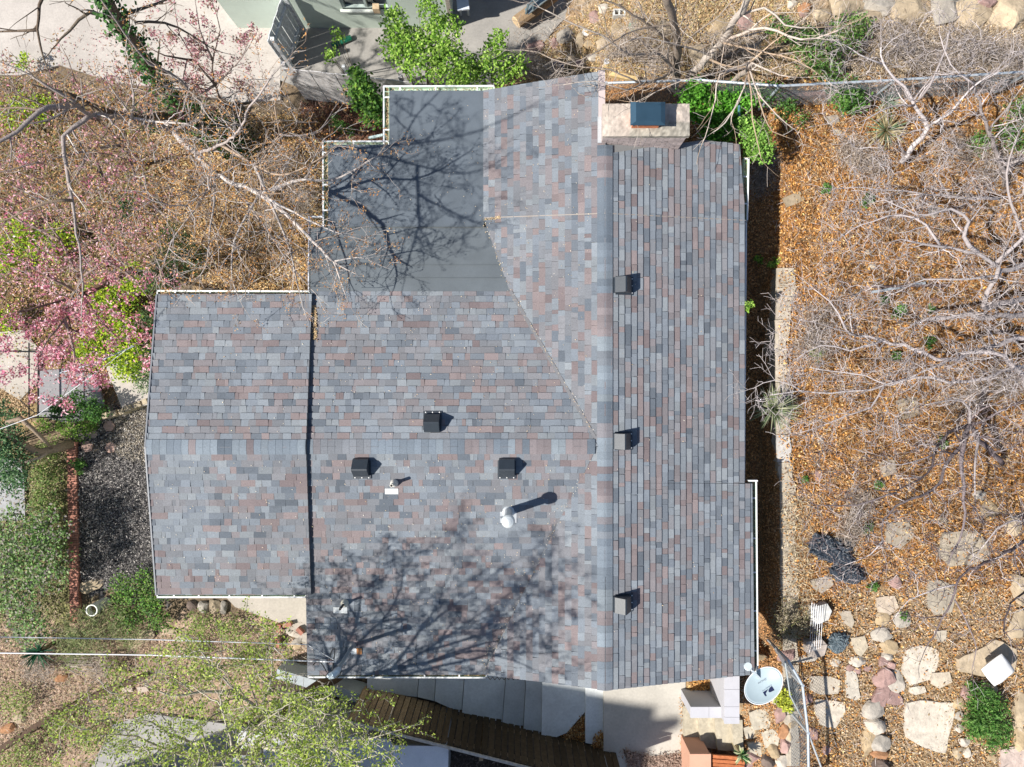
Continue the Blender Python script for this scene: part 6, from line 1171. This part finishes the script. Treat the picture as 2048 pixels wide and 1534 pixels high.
shrub('green_shrub', 'low yellow green sprouts at the bottom left corner', [(30, 1400, .3, .5), (120, 1450, .3, .45), (60, 1500, .3, .5), (180, 1480, .3, .4), (20, 1530, .3, .4), (230, 1340, .2, .3)], 2200, .06, [(.22, .30, .07), (.30, .40, .08), (.14, .20, .05), (.36, .38, .16)], 20, nclump=170, clump=.08, base=(80, 1460), seed=30, flat=.5)
shrub('green_shrub', 'small green weeds on the reddish earth left of the flat roof gutter', [(680, 255, .3, .16), (670, 240, .3, .12), (700, 262, .3, .12)], 260, .06, GN, 5, nclump=20, clump=.05, base=(682, 255), seed=31)
shrub('green_shrub', 'thin greenery between the path and the lower left gutter', [(400, 1250, .25, .4), (460, 1260, .25, .4), (520, 1300, .25, .35), (480, 1330, .3, .35), (390, 1300, .2, .35)], 1800, .05, [(.20, .28, .07), (.28, .38, .08), (.14, .20, .05)], 24, nclump=170, clump=.06, base=(440, 1280), seed=32, flat=.5)
# spiky plants ---------------------------------------------------------
def spiky(name, label, x, y, z, n, L, wd, pal, cat, seed, droop=.35, base=None):
    r2 = random.Random(seed); c = Vector(W(x, y, z)); t = thing(name, (c.x, c.y, float(g(c.x, c.y))), label, cat); mb = MB()
    mb.tube([(c.x, c.y, float(g(c.x, c.y))-.05), (c.x, c.y, c.z-.05)], .06, (.3, .25, .15), 8); mb.build('stem', 'bark', t); mb = MB()
    for i in range(n):
        a = r2.uniform(0, 2*math.pi); el = R(r2.uniform(-5, 80)); l = L*r2.uniform(.75, 1.1); d = Vector((math.cos(a)*math.cos(el), math.sin(a)*math.cos(el), math.sin(el))); s_ = d.cross(Vector((0, 0, 1))).normalized(); P = c.copy(); V = []
        for k in range(5):
            f = k/4; w_ = wd*(1-f)**.6*.5+.0005; V += [P-s_*w_, P+Vector((0, 0, -.004)), P+s_*w_]; d = (d+Vector((0, 0, -droop*.25))).normalized(); P = P+d*l/4
        mb.add(V, [(3*k+j, 3*k+j+1, 3*k+j+4, 3*k+j+3) for k in range(4) for j in range(2)], np.array(pal[r2.randrange(len(pal))])*r2.uniform(.85, 1.15))
    mb.build('leaves', 'leaf', t); return t
spiky('yucca', 'spiky grey green yucca rosette leaning over the retaining wall', 1546, 818, 2.75, 170, .62, .028, [(.36, .40, .24), (.28, .34, .18), (.44, .45, .30), (.20, .28, .15)], 'yucca', 1, .12)
spiky('yucca', 'small dark green yucca under the overhead cables at the left', 78, 1303, .5, 70, .5, .04, [(.02, .09, .05), (.03, .13, .06)], 'yucca', 2, .3)
spiky('striped_plant', 'cream striped leafy rosette above the rust red box', 1483, 1510, 2.5, 34, .26, .065, [(.30, .38, .16), (.06, .16, .05), (.55, .58, .35), (.04, .12, .04)], 'plant', 3, .3)
spiky('dry_iris_clump', 'straw coloured and green iris leaves lying below the top fence', 1770, 262, 2.55, 110, .55, .035, [(.55, .47, .28), (.48, .40, .22), (.18, .28, .16), (.60, .52, .34)], 'iris clump', 4, .7)
spiky('dry_iris_clump', 'grey green iris leaves closer to the fence and the pale trunk', 1772, 205, 2.5, 60, .4, .035, [(.26, .36, .26), (.20, .30, .20), (.5, .44, .28)], 'iris clump', 5, .7)
# curved log, left
lt_ = thing('curved_log', W(90, 880, 0), 'curved forked tree trunk arching over the left slab', 'trunk'); mb = MB()
mb.tube([W(*q) for q in ((140, 888, .3), (110, 898, .8), (75, 905, 1.2), (40, 886, 1.5), (14, 868, 1.7), (16, 845, 1.8), (40, 836, 1.8), (66, 858, 1.7), (88, 880, 1.4), (104, 896, 1.0))], [.13, .10, .09, .075, .07, .065, .06, .05, .045, .03], (.30, .23, .17), 10)
mb.tube([W(*q) for q in ((105, 898, .85), (80, 915, 1.2), (50, 925, 1.5))], [.05, .04, .03], (.4, .33, .27), 8); mb.build('trunk', 'bark', lt_, smooth=True)

BRU = [(.42, .36, .31), (.34, .28, .23), (.50, .44, .39), (.26, .20, .15)]
for i, (lobes, lb) in enumerate((([(1790, 80, 2.9, .6), (1850, 110, 2.9, .5)], 'grey brown scrub below the large cream bank block'), ([(1930, 90, 3.0, .6), (1990, 120, 3.0, .55), (1880, 120, 2.9, .4)], 'pale tangled scrub between bank and fence near the right corner'), ([(2040, 110, 3.0, .5)], 'pale scrub clump touching the right edge above the fence'),
    ([(1440, 100, 2.6, .5), (1490, 90, 2.7, .5)], 'dry brush in front of the large tan boulder'), ([(1230, 100, 2.0, .4), (1280, 70, 2.1, .5), (1330, 120, 2.2, .4)], 'dry brush among the boulders left of the chimney tree trunk'), ([(1100, 150, 1.3, .3), (1060, 130, 1.1, .3)], 'dry brush round the blue bucket'),
    ([(1990, 330, 2.9, .6), (1900, 300, 2.8, .5)], 'pale scrub beneath the twin trunked tree'), ([(1700, 300, 2.6, .4), (1740, 330, 2.6, .4)], 'dry scrub left of the leaning pale trunk foot'), ([(1620, 700, 2.6, .5), (1640, 640, 2.6, .45)], 'grey scrub right of the retaining wall middle'), ([(1530, 330, 1.9, .4), (1520, 370, 1.8, .35)], 'dead twiggy growth beside the upper right gutter'),
    ([(2000, 760, 3.0, .6), (1930, 800, 2.9, .5)], 'grey scrub under the dark limbed tree top'), ([(1700, 1060, 2.6, .4), (1720, 1010, 2.6, .4)], 'dry scrub just above the big black bag'), ([(560, 330, .6, .5), (600, 400, .6, .5), (540, 430, .6, .4)], 'dead brush pressed against the flat roof gutter'), ([(80, 1330, .4, .5), (200, 1330, .4, .4)], 'low dry brush beneath the thick service cable'), ([(600, 1440, .7, .5), (680, 1440, .8, .5), (760, 1465, .9, .4)], 'bare brambles tangled between trunk and board fence'))):
    shrub('dry_shrub', lb, lobes, 900*len(lobes), .15, BRU, 60, nclump=55*len(lobes), clump=.09, aspect=.055, base=lobes[0][:2], seed=200+i, up=.25, matl='litter', flat=.5, stemcol=(.42, .36, .32))
# ================================================================== LITTER AND GRAVEL
def scatter(name, poly, n, size, pal, kindlab=None, asp=.45, up=.55, lift=.03, var=.22, edge=8, dz=0.0, zf=None, mat='litter', clumpy=0):
    q = pts_in(poly, n)+RNG.normal(size=(n, 2))*edge
    if clumpy:
        f = np.sin(q[:, 0]*.043+1.3*np.sin(q[:, 1]*.021))*np.sin(q[:, 1]*.05+1.1*np.sin(q[:, 0]*.027)); q = q[(f+RNG.uniform(-1, 1, len(q))*.8) > -clumpy]
    if 'litter' in name or 'soil' in name or 'grass' in name or 'twigs' in name or 'mulch' in name:
        keep = np.ones(len(q), bool)
        for fp in FLAGS+HEX: k_ = inpoly(q[:, 0], q[:, 1], [tuple(np.array(p)*.97+np.mean(fp, 0)*.03) for p in fp]); keep &= ~(k_ & (RNG.uniform(0, 1, len(q)) < (.93 if fp[0][1] > 1180 or fp[0][0] < 300 else .5)))
        if 'litter' in name: k_ = (q[:, 0] > 1680) & (q[:, 1] > 1170); keep &= ~(k_ & (RNG.uniform(0, 1, len(q)) < .62))
        q = q[keep]
    P = px_to_ground(q) if zf is None else np.array([W(a, b, zf) for a, b in q])
    P[:, 2] += np.abs(RNG.normal(size=len(P)))*lift+.008+dz
    mb = MB(); leaf_quads(mb, P, size, pick(pal, len(P), var), asp, up, .45); return tag(mb.build(name, mat), kind='stuff')
LP = [(.56, .26, .07), (.68, .36, .11), (.42, .18, .045), (.28, .12, .04), (.70, .45, .20), (.16, .08, .035), (.54, .33, .15)]
GP = [(1530, 165), (2110, 150), (2130, 1600), (1600, 1600), (1590, 1180), (1552, 700), (1535, 300)]
scatter('leaf_litter', GP, 85000, .055, LP, lift=.035, var=.3)
scatter('leaf_litter', GP, 42000, .062, [(.30, .16, .07), (.22, .11, .05), (.38, .22, .11), (.15, .08, .04)], lift=.05, clumpy=.05, var=.3)
scatter('bare_soil_crumbs', GP, 26000, .04, [(.40, .29, .18), (.34, .24, .15), (.48, .37, .25)], lift=.03, clumpy=-.25)
scatter('fallen_twigs', GP, 7500, .2, [(.52, .46, .44), (.44, .37, .34), (.60, .54, .50), (.30, .24, .2)], asp=.035, up=.6, lift=.1)
scatter('fallen_twigs', [(-60, 150), (640, 210), (650, 590), (320, 600), (-60, 560)], 6500, .2, [(.50, .44, .40), (.42, .35, .30), (.58, .52, .47), (.24, .18, .14)], asp=.035, up=.6, lift=.12)
scatter('fallen_twigs', [(1000, 120), (1100, 0), (2110, -40), (2110, 170), (1220, 160)], 6500, .2, [(.50, .44, .38), (.42, .35, .28), (.58, .52, .45), (.30, .22, .16)], asp=.035, up=.6, lift=.12)
scatter('fallen_twigs', [(-60, 1270), (600, 1240), (700, 1400), (330, 1440), (-60, 1560)], 3200, .18, [(.42, .36, .28), (.34, .28, .2), (.5, .44, .36)], asp=.04, up=.6, lift=.1)
scatter('wall_litter', [(1556, 540), (1590, 540), (1592, 1200), (1566, 1200)], 650, .05, LP+[(.5, .42, .3)]*3, zf=2.385, edge=3, lift=.015)
scatter('dry_grass', [(1600, 200), (2100, 180), (2120, 1200), (1620, 1150)], 14000, .14, [(.55, .42, .25), (.48, .38, .26), (.62, .50, .33)], asp=.06, lift=.06)
scatter('lightened_litter', [(1200, 165), (1500, 170), (1530, 300), (1556, 560), (1556, 1534), (1490, 1534), (1480, 400), (1380, 290), (1200, 210)], 26000, .05, [(.58, .31, .13), (.44, .22, .09), (.66, .40, .2), (.3, .16, .08)], edge=4)  # leaf colours raised to brighten the strip in the eave's shade
scatter('dry_weeds', [(1562, 990), (1612, 990), (1625, 1260), (1568, 1260)], 2600, .13, [(.52, .44, .30), (.44, .36, .24), (.60, .52, .38), (.36, .30, .2)], asp=.07, up=.35, lift=.08)
scatter('sandstone_chips', [(1640, 1180), (2100, 1180), (2120, 1600), (1600, 1600), (1600, 1400)], 17000, .05, [(.52, .40, .26), (.44, .33, .20), (.60, .48, .34), (.34, .24, .15)], lift=.02)
scatter('straw_litter', [(330, 240), (650, 230), (655, 600), (430, 600), (320, 480)], 26000, .058, [(.62, .40, .17), (.50, .29, .10), (.72, .54, .30), (.26, .14, .06), (.12, .075, .04)], lift=.05, var=.3)
scatter('reddish_earth_litter', [(600, 205), (770, 205), (770, 285), (640, 285), (600, 300)], 4000, .05, [(.26, .12, .08), (.34, .18, .12), (.16, .08, .06)], edge=4)
scatter('leaf_litter', [(-60, 150), (340, 190), (340, 820), (80, 720), (-60, 700)], 22000, .06, [(.40, .22, .10), (.24, .13, .06), (.56, .38, .22), (.10, .07, .035), (.22, .24, .06)], lift=.05, var=.3)
scatter('fallen_petals', [(-60, 420), (310, 420), (310, 760), (120, 800), (-60, 720)], 4500, .055, [(.70, .38, .44), (.78, .52, .55), (.58, .26, .33)], lift=.05)
scatter('leaf_litter', [(-60, 760), (60, 770), (62, 840), (-60, 840)], 3200, .055, [(.48, .34, .20), (.56, .42, .27), (.34, .22, .12)], edge=4)
scatter('wood_mulch', [(152, 900), (235, 812), (312, 806), (330, 1150), (310, 1180), (156, 1165)], 22000, .062, [(.20, .185, .18), (.30, .28, .27), (.10, .095, .10), (.46, .43, .40), (.07, .065, .07)], asp=.3, up=.35, lift=.04, edge=3, var=.35)
scatter('wood_mulch', [(228, 815), (310, 806), (300, 930), (215, 900)], 4200, .06, [(.40, .35, .28), (.30, .26, .21), (.50, .45, .38)], asp=.3, up=.4, edge=4)
scatter('pinkish_gravel', [(-60, 1290), (330, 1270), (620, 1240), (612, 1345), (420, 1370), (330, 1420), (100, 1534), (-60, 1560)], 26000, .046, [(.50, .36, .27), (.42, .29, .21), (.58, .45, .35), (.30, .20, .14), (.30, .28, .14)], lift=.02)
scatter('undergrowth', [(-60, 900), (125, 900), (130, 1280), (-60, 1290)], 11000, .06, [(.20, .22, .09), (.30, .26, .15), (.38, .30, .22), (.13, .13, .06)], lift=.05)
scatter('dry_ground_litter', [(1010, 160), (1080, 90), (1180, 20), (1250, -30), (1600, -30), (1600, 150), (1210, 150)], 26000, .055, [(.52, .38, .20), (.44, .29, .14), (.60, .46, .28), (.30, .19, .10), (.40, .34, .16)], lift=.04, edge=6)
scatter('dry_ground_litter', [(1560, 30), (2110, 30), (2110, 175), (1560, 175)], 14000, .05, [(.50, .40, .27), (.42, .32, .20), (.56, .46, .34), (.32, .24, .16)], lift=.03)
scatter('planter_litter', [(1378, 1352), (1444, 1345), (1442, 1410), (1380, 1405)], 1800, .05, LP, zf=1.56, edge=2, lift=.02)
scatter('planter_litter', [(1480, 1350), (1545, 1360), (1560, 1534), (1490, 1500)], 2400, .045, [(.52, .40, .25), (.44, .32, .2), (.6, .48, .34), LP[0]], edge=4, lift=.02)
scatter('step_litter', [(1134, 1462), (1172, 1422), (1172, 1490), (1120, 1478)], 900, .05, LP[2:5], zf=1.2, edge=3); scatter('step_litter', [(1190, 1470), (1212, 1460), (1212, 1500), (1185, 1495)], 500, .05, LP[2:5], zf=1.40, edge=3)
scatter('patio_litter', [(1245, 1500), (1300, 1512), (1372, 1508), (1376, 1550), (1262, 1550)], 2600, .05, [(.34, .25, .2), (.26, .18, .14), (.44, .33, .27)], zf=1.52, edge=5)
scatter('patio_litter', [(1358, 1385), (1374, 1385), (1378, 1520), (1360, 1520)], 260, .04, LP, zf=1.52, edge=2)
scatter('bramble_litter', [(560, 1400), (740, 1390), (1000, 1520), (1210, 1540), (1210, 1600), (560, 1600)], 5200, .06, [(.12, .09, .08), (.20, .15, .12), (.08, .06, .055)], lift=.08)
scatter('driveway_litter', [(100, 60), (520, 60), (540, 200), (230, 180)], 900, .045, [(.40, .22, .2), (.5, .3, .3), (.25, .16, .1)], zf=.06, lift=.004)
# litter caught in the gutters and on the roof
mb = MB()
for a, b, n, wd, fill in DEB:
    L = (b-a).length; m = int(L*330*fill); P = np.array(a)[None]+(np.array(b)-np.array(a))[None]*RNG.uniform(0, 1, (m, 1))+np.array(n)[None]*(RNG.uniform(.035, wd-.015, (m, 1)))+np.array((0, 0, -1))*(.03+.05*RNG.uniform(0, 1, (m, 1)))
    leaf_quads(mb, P, .036, pick([(.50, .36, .20), (.40, .27, .14), (.60, .46, .30), (.26, .18, .11)], m), .45, .6)
tag(mb.build('gutter_debris', 'litter'), kind='stuff')
mb = MB(); Q = []
def on_plane(pl, pts, lift=.026):
    out = []
    for x, y in pts: p = Wp(x, y, pl); out.append((p[0], p[1], p[2]+lift))
    return out
def along(p, q_, n, sd):
    t = RNG.uniform(0, 1, n)[:, None]; return np.array(p)*(1-t)+np.array(q_)*t+RNG.normal(size=(n, 2))*sd
for pl, pts in ((PW, along((968, 440), (1021, 583), 60, 3)), (PW, along((1021, 583), (1186, 866), 120, 3)), (PW, along((1184, 905), (966, 1340), 110, 5)), (PW, along((1080, 1080), (980, 1320), 60, 14)), (PW, pts_in([(970, 190), (1180, 190), (1180, 800), (1050, 560), (970, 440)], 120)),
                (PN, pts_in([(630, 590), (1010, 590), (1170, 870), (620, 870)], 170)), (PS, pts_in([(625, 915), (1170, 915), (970, 1340), (625, 1340)], 300)), (PE, pts_in([(1225, 290), (1480, 290), (1480, 1340), (1225, 1370)], 60)),
                (PLN, pts_in([(320, 595), (610, 595), (600, 870), (300, 870)], 60)), (PLS, pts_in([(300, 915), (605, 915), (615, 1180), (320, 1180)], 90))): Q += on_plane(pl, pts)
Q = np.array(Q); leaf_quads(mb, Q, .026, pick([(.75, .62, .45), (.70, .55, .34), (.80, .72, .6), (.6, .42, .25)], len(Q)), .4, .7)
P = np.array([W(x, y, 3.535) for x, y in pts_in([(660, 300), (960, 190), (965, 450), (660, 450)], 90)]); leaf_quads(mb, P, .024, pick([(.75, .65, .5), (.6, .45, .3)], len(P)), .4, .7)
P = np.array(on_plane(PN, along((629, 610), (631, 680), 260, 2.2), .03)); leaf_quads(mb, P, .045, pick([(.62, .48, .28), (.5, .36, .2), (.3, .2, .12)], len(P)), .45, .5)
P = np.array(on_plane(PW, along((968, 440), (1000, 436), 60, 1.6), .03)); leaf_quads(mb, P, .035, pick([(.62, .48, .28), (.6, .44, .25)], len(P)), .45, .5)
tag(mb.build('roof_debris', 'litter'), kind='stuff')
